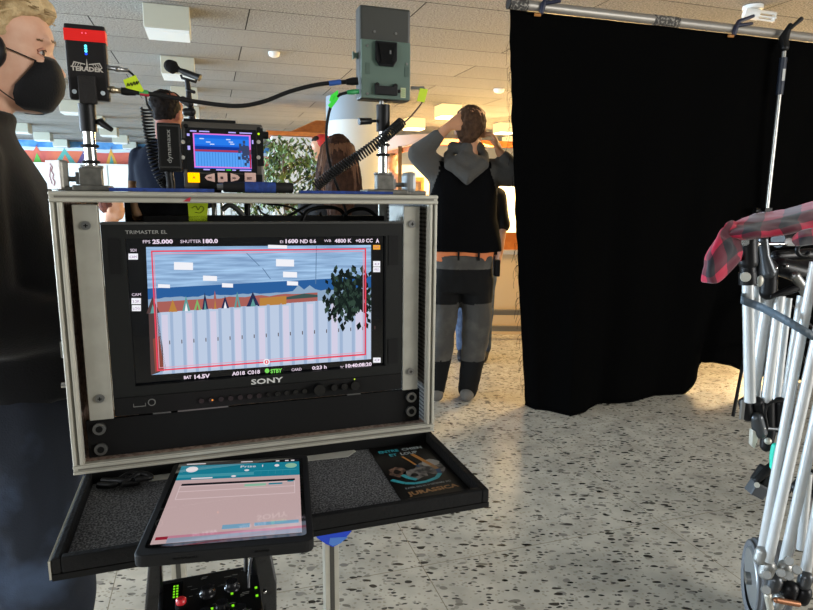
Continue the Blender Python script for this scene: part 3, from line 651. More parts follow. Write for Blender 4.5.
# ---- left mast with wireless receiver
def cthing(name,label,cat,p,group=None): return thing(name,label,cat,FC@V(p),CYAW,group)
TZ=CHT
def mast(name,label,bx,by,z_black0,z_black1,r,ring_z,knob_x,knobw):
    t=cthing(name,label,'mast clamp',(bx,by,TZ+.0005))
    cc().box(bx-.03 if knob_x>bx else bx-.022,bx+.035 if knob_x>bx else bx+.022,by-.02,by+.03,TZ+.0005,TZ+.008).box(min(bx,knob_x)-.0,max(bx,knob_x)+.0,by-.012,by+.012,TZ+.0005,TZ+.006).build('base_plate',castg,t,bev=.0015)
    cc().tube([(bx,by,TZ+.008),(bx,by,TZ+.030),(bx,by,TZ+.031),(bx,by,TZ+.034)],[.0135,.0135,.0145,.0145],20).box(bx-.0135,bx+.0135,by-.015,by-.004,TZ+.008,TZ+.03).build('socket',castg,t,bev=.001)
    cc().tube([(bx,by,TZ+.034),(bx,by,z_black0)],r,20).build('chrome_tube',chrome,t)
    for z in ring_z: cc().tube([(bx,by,z-.0022),(bx,by,z-.001),(bx,by,z+.001),(bx,by,z+.0022)],[r+.001,r+.0035,r+.0035,r+.001],20).build('rubber_ring',blkr,t)
    cc().tube([(bx,by,z_black0-.001),(bx,by,z_black1)],.0105,20).build('black_sleeve',blk,t)
    kx=knob_x; kz=TZ+.016; s_=1 if kx>bx else -1
    cc().cyl((bx+s_*.012,by,kz),(kx-s_*.006,by,kz),.0035,12).box(bx+s_*.013-.006,bx+s_*.013+.006,by-.007,by+.007,kz-.007,kz+.009).build('knob_shaft',steel,t)
    return t,kz,s_
pL=cpt(91,160,.04); pTop=cpt(89,104,.04); pMid=cpt(89,131,.04)
kx=cpt(57,172,.04).x
tL,kz,s_=mast('mast_with_clamp','chrome mast with rubber rings at the left of the case, with white-faced knob',pL.x,.04,pMid.z,pTop.z,.0075,(cpt(89,146,.04).z,cpt(89,162,.04).z),kx,.01)
kzz=kz+.003; KT=M.Translation((kx,.036,kzz)) @ M.Rotation(R(48),4,'Z')      # knob turned towards the operator
cc().box(-.004,.009,-.013,.013,-.017,.021,T=KT,c=.0035).build('knob',castg,tL)
cc().box(-.0052,-.0038,-.0125,.0125,-.0165,.0205,T=KT,c=.0006).build('knob_face',mat('white_face','#d9d5d2',.4,emit='#d9d5d2',es=.0),tL,label='white knob face')
mb=cc().use(mat('pinkish_print','#b86a86',.5))
mb.tube([(-.0056,-.002+.004*t/6+.0016*(-1)**t,-.012+.028*t/6) for t in range(7)],.0005,5,T=KT); mb.tube([(-.0056,.003,-.010),(-.0056,.006,.0),(-.0056,.003,.012)],.0004,5,T=KT); mb.build('knob_print',None,tL)
# lever
mb=cc(); lp0=V((pL.x+.010,.04,cpt(97,122,.04).z)); lp1=FC.inverted()@(FC@cpt(112,130,.03))
mb.tube([lp0,lp0+V((.006,-.003,.0)),lp1*.4+lp0*.6+V((.001,-.002,.001)),lp1],[.003,.005,.0045,.003],10); mb.build('lever',blk,tL)
# Wireless receiver: black plate with red band
def plate(q,y,th): return [V((p.x,y,p.z)) for p in q]
q=[cpt(65,22,.032),cpt(107,26.5,.032),cpt(107.5,102,.032),cpt(67,97,.032)]
rcv=cthing('wireless_receiver','black wireless video receiver with a red band and blue LEDs, on the left mast','wireless receiver',((q[2]+q[3])/2))
x0,x1=q[0].x,q[1].x; z1=(q[0].z+q[1].z)/2; z0=(q[2].z+q[3].z)/2
x0=(q[0].x+q[3].x)/2; x1=(q[1].x+q[2].x)/2
tt=FC@M.Translation((0,0,0))
cc().box(x0,x1,.032,.048,z0,z1,c=.003).build('housing',mat('receiver_black','#1d1b1b',.5),rcv)
W_=x1-x0;H_=z1-z0
cc().box(x0-.0003,x1+.0003,.0312,.0486,z1-.215*H_*1.05,z1-.07*H_).build('red_band',mat('red_band','#d81a16',.45,emit='#e01a14',es=.15),rcv)
for k in range(2): cc().ell((x0+W_*(.44+.09*k),.0310,z1-.12*H_),(.0009,.0006,.0009)).build('pink_led',glow('pink_led','#ff6a8a',1.2),rcv)
for k in range(4): cc().ell((x0+W_*.50,.0318,z1-H_*(.285+.035*k)),(.0017,.001,.0015)).build('blue_led',glow('cyan_led','#5fe8ff',2.2) if k<3 else glow('blue_led','#2a50ff',1.5),rcv)
cc().text('TERADEK',.0075,fT(x0+.1*W_,z1-.62*H_,.0314),fit=W_*.8,bold=.0003).build('maker_name',mat('logo_silver2','#b5aea4',.4),rcv)
mb=cc().use(mat('logo_silver2','#b5aea4',.4)); cx=x0+W_*.5; zb=z1-.58*H_
mb.poly([(cx-.0012,.0314,zb),(cx+.0012,.0314,zb),(cx,.0314,zb+.012)])
for s_ in (-1,1):
    mb.prism([(cx+s_*.002,.0314,zb+.004),(cx+s_*.014,.0314,zb+.006),(cx+s_*.017,.0314,zb+.001),(cx+s_*.018,.0314,zb+.001),(cx+s_*.015,.0314,zb+.0075),(cx+s_*.002,.0314,zb+.0052)],(0,-.0001,0))
    for d in (.006,.009,.012): mb.prism([(cx+s_*d,.0314,zb+.0052),(cx+s_*(d+.001),.0314,zb+.0052),(cx+s_*(d+.0025),.0314,zb+.0022),(cx+s_*(d+.0018),.0314,zb+.0022)],(0,-.0001,0))
mb.build('emblem',None,rcv)
for k in (.14,.84): cc().tube([(x0+W_*k,.0315,z0+.009),(x0+W_*k,.0322,z0+.009)],.0028,14).build('corner_hole',mat('hole_bright','#c8d4dc',.5),rcv)
cc().box(x0+W_*.27,x0+W_*.70,.022,.0315,z0-.006,z0+.028,c=.0015).build('mount_block',mat('block_black','#232120',.6,bump=(80,.4)),rcv)
cc().cyl((pL.x,.04,pTop.z),(pL.x,.04,z0-.0),.004,10).build('stud',steel,rcv)
a=cpt(107,67.5,.036); b=cpt(128,70.5,.036)
cc().tube([a,a.lerp(b,.35),a.lerp(b,.36),a.lerp(b,.6),a.lerp(b,.61),b],[.0030,.0030,.0036,.0036,.0027,.0027],14).build('upper_plug',steel,rcv)
a=cpt(107,89,.036); b=cpt(121,91,.036)
cc().tube([a,a.lerp(b,.3),a.lerp(b,.31),a.lerp(b,.55),a.lerp(b,.56),b],[.0038,.0038,.0048,.0048,.0036,.0036],14).build('video_plug',mat('brass_plug','#a89a80',.3,.9),rcv)
def cable(pts,y,r,name,m,label,n=8,sm=8):
    P=[cpt(p[0],p[1],p[2] if len(p)>2 else y) for p in pts]
    return one(cc().tube(cat_pts(P,sm),r,n),name,m,label,'cable')
t=cthing('video_cable','thick black cable arching from the red-banded receiver to the green plate','cable',cpt(240,106,.05))
P=[cpt(*p) for p in [(121,91,.036),(130,92,.038),(142,93,.04),(165,96,.044),(195,101.5,.05),(235,106,.055),(262,102,.055),(290,91.5,.05),(318,84.5,.045),(345,82,.04),(357,81,.038)]]
cc().tube(cat_pts(P,8),.0031,10).build('sheath',blkr,t)
cc().tube([P[0],P[0].lerp(P[2],.25),P[0].lerp(P[2],.7)],[.0046,.0052,.0042],14).build('boot',blk,t)
a=cpt(139,92,.039);b=cpt(148,93.3,.041)
cc().tube([a,b],.0038,12).build('tape_band',mat('green_tape','#3f9a50',.6),t); cc().tube([a+V((.001,-.0006,-.002)),b+V((.001,-.0006,-.002))],.0026,12).build('tape_band',mat('red_tape','#a82436',.6),t)
a=cpt(329,83.5,.043);b=cpt(341,82,.040); cc().tube([a,b],.0038,12).build('tape_band',mat('blue_tape','#24509a',.6),t)
a=cpt(346,82,.039);b=cpt(358,81,.036); cc().tube([a,a.lerp(b,.5),b],[.0042,.0056,.0056],14).build('boot',blk,t)
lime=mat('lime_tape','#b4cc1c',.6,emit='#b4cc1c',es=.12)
def flag(pxs,y,name,label,m=lime,writing=None):
    P=[cpt(px,py,y) for px,py in pxs]; t=cthing(name,label,'tape flag',P[0])
    cc().prism(P,(0,.0006,0)).build('tape',m,t)
    if writing:
        w2=[cpt(px,py,y-.0006) for px,py in writing]; cc().tube(cat_pts(w2,3),.0005,5).build('handwriting',blkm,t)
    return t
flag([(123,80),(135.5,75),(144,90.5),(142,92),(126,88)],.034,'cable_flag','lime tape flag with handwriting on the cord at the red-banded receiver',writing=[(127,86.5),(128,83),(129,86),(131,82.5),(132,86),(134,81.5),(135,85),(137,81),(137,84.5),(139,81)])
# left coiled cord
P=[cpt(*p) for p in [(128,70.5,.036),(134,76,.037),(139,85,.04),(145,94,.05),(147,103,.055),(150,109,.06)]]
Q=[cpt(*p) for p in [(146,108,.06),(148,125,.06),(151,142,.06),(154,160,.062),(161,178,.066),(167,186,.07)]]
mb=cc(); mb.tube(cat_pts(P,6),.0014,8); mb.tube(coil(Q,.0068,26,12),.0013,6); one(mb,'coiled_cord',blk,'black coiled cord hanging between the red-banded receiver and the small monitor','cord')
# ---- right mast with green battery plate
pR=cpt(383,160,.05); pT=cpt(383,105,.05); pM=cpt(383,131,.05); kx=cpt(409,178,.05).x
tR,kz,s_=mast('mast_with_clamp','chrome mast with rubber rings at the right of the case, with grey knob',pR.x,.05,pM.z,pT.z,.0072,(cpt(383,145,.05).z,cpt(383,155,.05).z),kx,.01)
cc().box(kx-.009,kx+.008,.035,.065,kz-.012,kz+.020,c=.006).build('knob',mat('knob_grey','#8a8d8c',.45,.4),tR)
cc().box(kx-.026,kx+.026,.040,.062,TZ+.0005,TZ+.007).build('foot_bar',castg,tR,bev=.001)
a=cpt(376,121,.05);b=cpt(359,121.5,.045); cc().tube([a,a.lerp(b,.25),a.lerp(b,.3),b],[.0022,.0022,.0048,.0052],12).build('side_knob',blk,tR)
q=[cpt(358.5,9,.04),cpt(410,4,.04),cpt(411,99,.04),cpt(361.5,101.5,.04)]
x0=(q[0].x+q[3].x)/2; x1=(q[1].x+q[2].x)/2; z1=(q[0].z+q[1].z)/2; z0=(q[2].z+q[3].z)/2; W_=x1-x0;H_=z1-z0
bat=cthing('battery_plate_unit','dark unit with a grey-green battery plate, on the right mast','battery plate',((x0+x1)/2,.045,z0))
cc().box(x0,x1,.040,.068,z0,z1,c=.004).build('housing',mat('housing_dark_grey','#33342f',.5),bat)
gm=mat('grey_green_plate','#51655a',.5)
cc().box(x0+.0005,x1-.002,.034,.0395,z0+.001,z1-.37*H_,c=.001).build('green_plate',gm,bat)
X=lambda u:x0+W_*u
Zz=lambda v:z1-H_*v
for u,v in ((.28,.275),(.70,.275)): cc().tube([(X(u),.0395,Zz(v)),(X(u),.0388,Zz(v))],.0019,12).build('screw',steel,bat)
for u,v in ((.12,.44),(.90,.60),(.12,.95)): cc().tube([(X(u),.0338,Zz(v)),(X(u),.033,Zz(v))],.0018,12).build('screw',steel,bat)
mb=cc(); mb.prism([(X(.27),.034,Zz(.385)),(X(.69),.034,Zz(.385)),(X(.69),.034,Zz(.58)),(X(.62),.034,Zz(.645)),(X(.35),.034,Zz(.645)),(X(.27),.034,Zz(.58))],(0,-.005,0)); vm=mb.build('battery_socket',mat('socket_black','#111113',.35),bat,bev=.0008)
mb=cc(); mb.prism([(X(.31),.029,Zz(.41)),(X(.65),.029,Zz(.41)),(X(.58),.029,Zz(.60)),(X(.38),.029,Zz(.60))],(0,-.002,0)).box(X(.35),X(.61),.0275,.029,Zz(.62),Zz(.60)); mb.build('socket_tongue',blkg,vm)
mb=cc(); mb.box(X(.53),X(.56),.0265,.0272,Zz(.52),Zz(.48)); mb.build('contact',steel,vm)
mb=cc(); mb.box(X(.26),X(.70),.028,.0338,Zz(.955),Zz(.86)); mb.build('lower_block',mat('lower_block_black','#1d1d1e',.45),bat,bev=.001)
for u in (.30,.66): cc().cyl((X(u),.034,Zz(.85)),(X(u),.029,Zz(.85)),.0032,14).build('thumb_screw',blk,bat)
cc().cyl((X(.70),.031,Zz(.905)),(X(.76),.031,Zz(.905)),.0025,10).build('side_pin',blk,bat)
mb=cc().use(mat('label_cream','#b8bf98',.6)).box(X(.78),X(.88),.0336,.034,Zz(.97),Zz(.86)); mb.use(mat('label_green','#7f9c60',.6))
for k in range(4): mb.box(X(.795),X(.865),.0333,.0336,Zz(.955-.022*k),Zz(.955-.022*k)+.0012)
mb.build('label_sticker',None,bat)
for u,v0,v1 in ((.09,.62,.74),(.86,.63,.74)): cc().box(X(u),X(u)+.006,.0333,.034,Zz(v1),Zz(v0)).build('slot',mat('slot_green','#43564c',.5),bat)
mb=cc(); mb.prism([(x0-.001,.05,Zz(.49)),(x0-.004,.05,Zz(.505)),(x0-.008,.05,Zz(.48)),(x0-.008,.05,Zz(.57)),(x0-.004,.05,Zz(.545)),(x0-.001,.05,Zz(.56))],(0,.006,0)); mb.build('wing_latch',gm,bat)
cc().tube([(X(.46),.05,pT.z-.0005),(X(.46),.05,z0+.001)],.0035,10).build('stud',steel,bat)
# green plug cable
t=cthing('thin_video_cable','black cable with a green plug curving down from the green plate','cable',cpt(330,150,.07))
P=[cpt(*p) for p in [(347,92.5,.042),(338,96,.045),(331,106,.05),(327,124,.056),(326.5,142,.062),(329,160,.07),(334,178,.075),(341,196,.08),(347,214,.085)]]
cc().tube(cat_pts(P,8),.0022,10).build('sheath',blkr,t)
a=cpt(347,92.5,.042);b=cpt(359,91.5,.040); cc().tube([a,a.lerp(b,.6),a.lerp(b,.62),b],[.0030,.0040,.0034,.0034],12).build('green_plug',mat('green_plug','#1f8a4a',.5),t)
P=[cpt(337,97,.0435),cpt(329.5,107,.0485)]; cc().tube(P,.0034,10).build('tape_band',mat('bright_green_tape','#38d838',.6,emit='#38d838',es=.12),t)
cc().prism([cpt(*p) for p in [(331,95,.0435),(338,90,.0435),(338.5,97,.0435),(333.5,102,.0435),(329,101,.0435)]],(0,.0006,0)).build('tape_tail',mat('bright_green_tape','#38d838'),t)
# right coiled cord from right plug
t=cthing('coiled_cord','black coiled cord rising from the case top to the lime flag at the green plate','cord',cpt(360,150,.05))
a=cpt(411,88,.045);b=cpt(424,88,.045)
cc().tube([a,a.lerp(b,.7),b],.0025,12).build('plug',steel,t)
P=[cpt(*p) for p in [(424,88,.045),(424.5,94,.045),(421.5,103,.044),(414,113,.042),(406,121,.04),(402,122,.038)]]
cc().tube(cat_pts(P,6),.0012,8).build('straight_lead',mat('brown_lead','#3a2522',.5),t)
Q=[cpt(*p) for p in [(402,122,.036),(385,137,.032),(360,155,.035),(335,171,.045),(315,187,.055)]]
cc().tube(coil(Q,.0070,42,12),.0015,6).build('coil',blk,t)
flag([(420,88),(428,89.5),(424.5,102.5),(417,101)],.042,'cable_flag','plain lime tape flag on the cord at the right of the green plate')
# ---- small monitor
sm0=[cpt(180,120,.045),cpt(263,125,.045),cpt(263.5,190,.045),cpt(182,188,.045)]
x0,x1=sm0[0].x+.001,sm0[1].x; z1=(sm0[0].z+sm0[1].z)/2; z0=TZ+.004
smm=cthing('field_monitor','small field monitor with a glowing orange button, standing on the flight case','monitor',((x0+x1)/2,.06,TZ+.003))
hm=mat('field_monitor_housing','#4a4640',.42,.3)
W_=x1-x0;H_=z1-z0
cc().box(x0,x1,.045,.075,z0,z1,c=.004).build('housing',hm,smm)
cc().box(x0+.03*W_,x0+.66*W_,.05,.07,z1,z1+.004).build('top_rail',blk,smm)
for u in (.055,.945): cc().cyl((x0+W_*u,.0449,z1-.007),(x0+W_*u,.0440,z1-.007),.0032,14).build('screw',blk,smm)
SX0,SX1,SZ0,SZ1=cpt(190,131,.0445).x,cpt(253,133,.0445).x,cpt(190,170,.0445).z,cpt(225,131,.0445).z
cc().box(SX0-.006,SX1+.004,.0440,.0449,SZ0-.003,SZ1+.003).build('glass',mat('panel_black','#04050a'),smm)
s2=cc(); g2=lambda n,c:glow('small_'+n,c)
def sq(m,u0,v0,u1,v1,k): a=.0438-.00008*k; s2.use(m).poly([(SX0+(SX1-SX0)*u0,a,SZ1-(SZ1-SZ0)*v1),(SX0+(SX1-SX0)*u1,a,SZ1-(SZ1-SZ0)*v1),(SX0+(SX1-SX0)*u1,a,SZ1-(SZ1-SZ0)*v0),(SX0+(SX1-SX0)*u0,a,SZ1-(SZ1-SZ0)*v0)])
sq(g2('blue','#1f66dc'),.04,.08,.96,.95,0); sq(g2('blue2','#2a7cec'),.04,.2,.96,.36,1); sq(g2('deep','#123a9a'),.04,.4,.96,.50,1); sq(g2('red','#a83a5a'),.04,.48,.8,.53,2); sq(g2('lock','#5aa2f4'),.04,.54,.96,.92,2)
for i in range(20): sq(g2('lock2','#3a82dc'),.06+.045*i,.55,.07+.045*i,.92,3)
for u,v in ((.14,.2),(.24,.28),(.3,.33),(.56,.2),(.6,.26),(.62,.31)): sq(g2('white','#cfe0ff'),u,v,u+.07,v+.025,3)
lr_=random.Random(9)
for i in range(60):
    u,v=lr_.gauss(.88,.05),lr_.gauss(.5,.1)
    if u<.95: sq(g2('leaf','#3a4668'),u-.02,v-.04,u+.02,v+.04,4+i%3)
fr=g2('frame','#e87ad8'); sq(fr,.04,.08,.96,.11,6); sq(fr,.04,.90,.96,.93,6); sq(fr,.04,.08,.06,.93,6); sq(fr,.93,.08,.955,.45,6); sq(g2('frame2','#c02848'),.93,.45,.955,.93,6)
for (u0,u1,v) in ((.0,.1,.02),(.14,.3,.02),(.6,.72,.02),(.78,.98,.02),(.18,.28,.965),(.38,.52,.965),(.64,.7,.965),(.76,.95,.965)): sq(g2('text','#b9b0ff'),u0,v,u1,v+.03,6)
sq(g2('standby','#3fc83f'),.54,.96,.62,.995,6); sq(g2('text','#b9b0ff'),-.05,.1,-.01,.16,6); sq(g2('text','#b9b0ff'),-.05,.4,-.01,.5,6); sq(g2('text','#b9b0ff'),.975,.2,1.0,.3,6)
s2.build('screen_picture',None,smm)
bz=cpt(0,178,.0445); 
cc().box(x0+.18*W_,x1-.03*W_,.0436,.0449,z0+.0005,SZ0-.0045).build('button_strip',blk,smm)
def btn(pa,pb,m,shape='r'):
    a=cpt(pa,172,.0435); b=cpt(pb,183,.0435); zc=cpt(pa,177.5,.0435).z; hh=.0068; mb=cc().use(m)
    if shape=='r': mb.box(a.x,b.x,.0415,.0437,zc-hh,zc+hh,c=.0008)
    elif shape=='l': mb.prism([(b.x,.0437,zc+hh*.9),(a.x+.003,.0437,zc+hh*.5),(a.x,.0437,zc),(a.x+.003,.0437,zc-hh*.5),(b.x,.0437,zc-hh*.9)][::-1],(0,-.0018,0))
    else: mb.prism([(a.x,.0437,zc+hh*.9),(b.x-.003,.0437,zc+hh*.5),(b.x,.0437,zc),(b.x-.003,.0437,zc-hh*.5),(a.x,.0437,zc-hh*.9)],(0,-.0018,0))
    return mb.build('button',None,smm)
pkb=mat('pink_button','#d9b3a6',.5)
ob=btn(187.5,200,glow('orange_button','#ffbe00',1.6)); ob['label']='glowing yellow-orange button'
for pa,pb,s_ in ((204.5,215,'l'),(217.5,227.5,'r'),(230.5,240,'x'),(244.5,256,'r')): btn(pa,pb,pkb,s_)
zc=cpt(210,177.5,.041).z
def btx(s_,px,m=mat('button_print','#4a3030',.5)): a=cpt(px,180,.0412); cc().use(m).text(s_,.0045,fT(a.x,zc-.0018,.0412),bold=.0002).build('button_print',None,smm)
btx('A',193,mat('button_red','#d03010')); btx('<<',208); btx('■',220.5); btx('>>',232.5); btx('SET',247)
for u,pxs in ((0,183),(1,258.5)):
    for py,led in ((134,u==1),(142,0),(157.5,0)):
        if u==0 and py==134: continue
        a=cpt(pxs,py,.0445); mb=cc(); mb.cyl((a.x,.0449,a.z),(a.x,.0428,a.z),.0028 if not led else .0016,12)
        mb.build('side_button' if not led else 'green_led',mat('side_button_grey','#9a9890',.4) if not led else glow('green_yellow_led','#b8f020',1.2),smm)
cc().box(x0,x0+.008,.0441,.0449,cpt(0,165,.0445).z,cpt(0,131,.0445).z).build('button_strip',blk,smm)
cc().box(x1-.009,x1-.0005,.0441,.0449,cpt(258,166,.0445).z,cpt(258,128,.0445).z).build('button_strip',blk,smm)
cc().cyl((x1,.055,cpt(264,135,.05).z),(x1+.008,.055,cpt(264,135,.05).z),.0055,14).build('side_knob',blk,smm)
mb=cc(); mb.box(x0+.03,x0+.05,.05,.07,TZ+.0005,z0); mb.build('foot',blk,smm)
# clip-on battery box beside it
b0=[cpt(156,122,.042),cpt(178,122,.042),cpt(178,171,.042),cpt(157,171,.042)]
bx0,bx1=b0[0].x,x0-.0008; bz0,bz1=b0[2].z,b0[0].z
bb=cthing('battery_pack','black battery pack with upright white lettering, fixed to the left of the small monitor','battery',((bx0+bx1)/2,.06,bz0))
cc().box(bx0,bx1,.042,.078,bz0,bz1,c=.003).build('housing',mat('pack_black','#141413',.4),bb)
cc().box(bx0+.002,bx1-.002,.0412,.042,bz1-.005,bz1-.003).box(bx0+.002,bx1-.002,.0412,.042,bz0+.004,bz0+.006).build('edge_ridges',mat('ridge_grey','#2c2b29',.4),bb)
a=cpt(170,166,.0414)
cc().text('dynamaxx',.0085,fT(a.x+.0025,a.z+.004,.0415,R(90)),fit=.045).build('lettering',mat('letter_grey','#8f8f8a',.5),bb)
# struts between pack and case top
mb=cc(); mb.tube([(bx0+.012,.06,bz0),(bx0+.014,.06,TZ+.001)],.006,10); mb.build('support_arm',blk,bb)
# ---- strips and roll on the case top
bluev=mat('blue_hook_strap','#1c3c86',.8,noise_=(150,'#16306c',.4,.6))
a=cpt(110,187,.012); b=cpt(214,187,.012)
one(cc().prism([(a.x,.002,TZ+.0005),(b.x,.002,TZ+.0005),(b.x,.022,TZ+.0005),(a.x,.022,TZ+.0005)],(0,0,.0045)),'blue_strap',bluev,'flat blue hook strap on the case top, left of the black and blue roll','strap')
a=cpt(300,190,.012); b=cpt(391,190,.012)
one(cc().prism([(a.x,.002,TZ+.0005),(b.x,.002,TZ+.0005),(b.x,.022,TZ+.0005),(a.x,.022,TZ+.0005)],(0,0,.004)),'blue_strap',bluev,'flat blue hook strap on the case top, in front of the long-haired person','strap')
t=cthing('velcro_roll','black roll with diagonal blue bands lying on the flight case','strap roll',cpt(258,190,.02))
xa,xb=cpt(223,187,.018).x,cpt(293,187,.018).x; zr=TZ+.0082
cc().tube([(xa,.018,zr),(xa+.002,.018,zr),(xb-.002,.018,zr),(xb,.018,zr)],[.0060,.0075,.0075,.006],20).build('roll',blkr,t)
mb=cc()
for f in (.22,.30,.38,.46,.54,.62,.70): pass
mb.tube([(xa+(xb-xa)*.30,.018,zr),(xa+(xb-xa)*.74,.018,zr)],.0078,20); mb.build('blue_band',bluev,t)
a=cpt(219,186,.02); cc().tube([(xa-.008,.018,zr),(xa,.018,zr)],[.004,.005],12).build('metal_end',steel,t)
# ---- gear visible in the slot behind the monitor: cables, tag, handle
def slotP(px,py,y): return cpt(px,py,y)
dk_=mat('bag_black','#15161a',.8,noise_=(40,'#0b0c0e',.4,.6))
mb=cc(); A=slotP(129,222,.21); B=slotP(196,222,.21); mb.box(A.x,B.x,.157,.225,.012,.368)
cb=one(mb,'equipment_pouch',dk_,'black equipment pouch behind the large monitor, inside the flight case at left','pouch')
hd=cc(); A=slotP(136.5,204,.13); hd.tube([A+V((-.004,0,.034)),A+V((-.005,0,.02)),A+V((-.003,0,-.004)),A+V((0,0,-.018)),A+V((.001,0,-.024))],[.006,.0055,.005,.0075,.006],14)
one(hd,'wooden_handle',mat('worn_wood','#9a7550',.6,noise_=(60,'#7e5c3c',.4,.6)),'worn wooden tool handle sticking up beside the black pouch','tool handle')
P=[cpt(187.5,200,.10),cpt(208,203,.10),cpt(207,221,.10),cpt(189,221,.10)]
t=cthing('lime_tag','lime tape tag with scribble hanging under the case top, behind the monitor','tape flag',P[3])
cc().prism(P,(0,.0006,0)).build('tape',lime,t); cc().tube(cat_pts([cpt(x,y,.0993) for x,y in ((192,208),(196,206),(198,210),(201,206),(204,209),(200,213),(195,212))],3),.0004,5).build('handwriting',blkm,t)
one(cc().prism([cpt(183,201.5,-.0095),cpt(189,197.5,-.0095),cpt(191,197.5,-.0095),cpt(190,201.5,-.0095)],(0,.0004,0)),'red_tape_scrap',mat('red_tape','#a82436'),'tiny red tape scrap stuck on the top edge of the flight case','tape')
sl=[([(262,203),(285,206),(300,212),(306,222)],.0018,'thin black cable arching down at the middle of the case slot'),
    ([(330,196),(312,203),(292,214),(276,222)],.0020,'black cable crossing under the case top toward the left'),
    ([(302,222),(308,211),(325,207),(340,210),(348,222)],.0032,'thick black cable loop behind the large monitor, left of its pair'),
    ([(340,222),(350,211),(365,209),(376,216),(378,224)],.0032,'thick black cable loop behind the large monitor, right of its pair'),
    ([(320,213),(323,219),(330,224)],.0022,'short grey-black cable end behind the large monitor'),
    ([(258,206),(262,213),(275,217),(292,219)],.0016,'thin black cable sagging beside the dark post in the case slot')]
for P,r,l in sl: one(cc().tube(cat_pts([cpt(x,y,.10+.004*i) for i,(x,y) in enumerate(P)],6),r,8),'cable',blk,l,'cable')
mb=cc(); 
for (x,y0_,y1_,r) in ((214,202,222,.004),(222,202,222,.003),(247,202,222,.005)):
    a=cpt(x,y0_,.14);b=cpt(x,y1_,.14); 
    one(cc().cyl(a,V((a.x,.14,.10)),r,12),'support_rod',chrome if x==222 else (steel if x==214 else blk),{214:'grey metal rod in the slot right of the lime tag',222:'thin chrome rod in the slot behind the large monitor',247:'thick black rod in the slot behind the large monitor'}[x],'rod')
P=[(222,210),(230,205),(240,212),(246,220)]; one(cc().tube(cat_pts([cpt(x,y,.12) for x,y in P],6),.004,10),'cable_clamp',steel,'bent grey clamp arm between two rods behind the large monitor','clamp')
one(cc().box(.10,.47,.10,.15,.08,.345),'rack_box',mat('rack_box_black','#101010',.6),'long black equipment box behind the large monitor','equipment box')
# ---- blue cloth tag and control box under the tray
bt=mat('blue_tape_bright','#1d45c8',.5)
A=cpt(330,540,.085); 
t=cthing('blue_clamp_tape','bright blue tape wrapped around the top of the cart leg under the tray','tape',A)
mb=cc(); P=[cpt(x,y,.083) for x,y in ((314,532),(355,526),(350,533),(341,543),(333,547),(326,544),(317,538))]; mb.prism(P,(0,.01,0)); mb.build('tape',bt,t)
P=[cpt(x,y,.0825) for x,y in ((330,538),(348,537),(340,543.5),(333,546),(329,544))]; cc().prism(P,(0,.0006,0)).build('tape_fold',mat('blue_tape_pale','#4f7fd0',.5),t)
# control box
YB=-.03
def bp(px,py,z): return FC.inverted()@fl(px,py,CO.z+z)
BZ=-.155
q=[bp(160,583,BZ),bp(256,562,BZ),bp(285,640,BZ),bp(143,640,BZ)]
cx0,cx1=q[0].x,q[1].x; cy1=(q[0].y+q[1].y)/2; cy0=cy1-.13
ctl=cthing('control_box','black camera control box with a red button and green lights, below the tray','control box',((cx0+cx1)/2,(cy0+cy1)/2,BZ-.03))
cc().box(cx0,cx1,cy0,cy1,BZ-.03,BZ,c=.003).build('housing',mat('ctl_black','#121213',.35),ctl)
cc().box(cx0+.006,cx0+.030,cy0+.01,cy1-.012,BZ,BZ+.001).build('meter_panel',blkg,ctl)
for k in range(5): 
    for j in range(2): cc().box(cx0+.018+.004*j,cx0+.0205+.004*j,cy1-.022-.006*k,cy1-.0195-.006*k,BZ+.001,BZ+.0016).build('green_led',glow('led_green','#7fe020',1.1),ctl)
r_=bp(181,600,BZ+.012); rb=cc(); rb.tube([(r_.x,r_.y,BZ),(r_.x,r_.y,BZ+.008)],.0075,18); rb.build('button_collar',blk,ctl)
cc().tube([(r_.x,r_.y,BZ+.008),(r_.x,r_.y,BZ+.013),(r_.x,r_.y,BZ+.015)],[.0065,.0065,.004],18).build('red_button',mat('red_button','#c8262e',.35),ctl)
for (px,py) in ((207,588),(232,582),(222,603),(240,608),(205,612)):
    a=bp(px,py,BZ+.01)
    if a.y>cy0+.012: cc().tube([(a.x,a.y,BZ),(a.x,a.y,BZ+.004),(a.x,a.y,BZ+.0045),(a.x,a.y,BZ+.012)],[.0105,.0105,.0082,.0075],20).box(a.x-.0006,a.x+.0006,a.y-.006,a.y,BZ+.012,BZ+.0126).build('knob',mat('knob_gloss','#1b1b1d',.25),ctl)
for (px,py) in ((232,594),(233,606),(256,588),(257,596),(212,609)):
    a=bp(px,py,BZ); cc().box(a.x-.0016,a.x+.0016,a.y-.0016,a.y+.0016,BZ+.0002,BZ+.0012).build('green_led',glow('led_green','#7fe020'),ctl)
mb=cc().use(mat('panel_print','#7a7a76',.5)); lr_=random.Random(3)
for i in range(26):
    x=cx0+.035+lr_.random()*(cx1-cx0-.045); y=cy0+.02+lr_.random()*(cy1-cy0-.03); mb.box(x,x+lr_.uniform(.004,.012),y,y+.0008,BZ+.0001,BZ+.0004)
mb.build('panel_print',None,ctl)
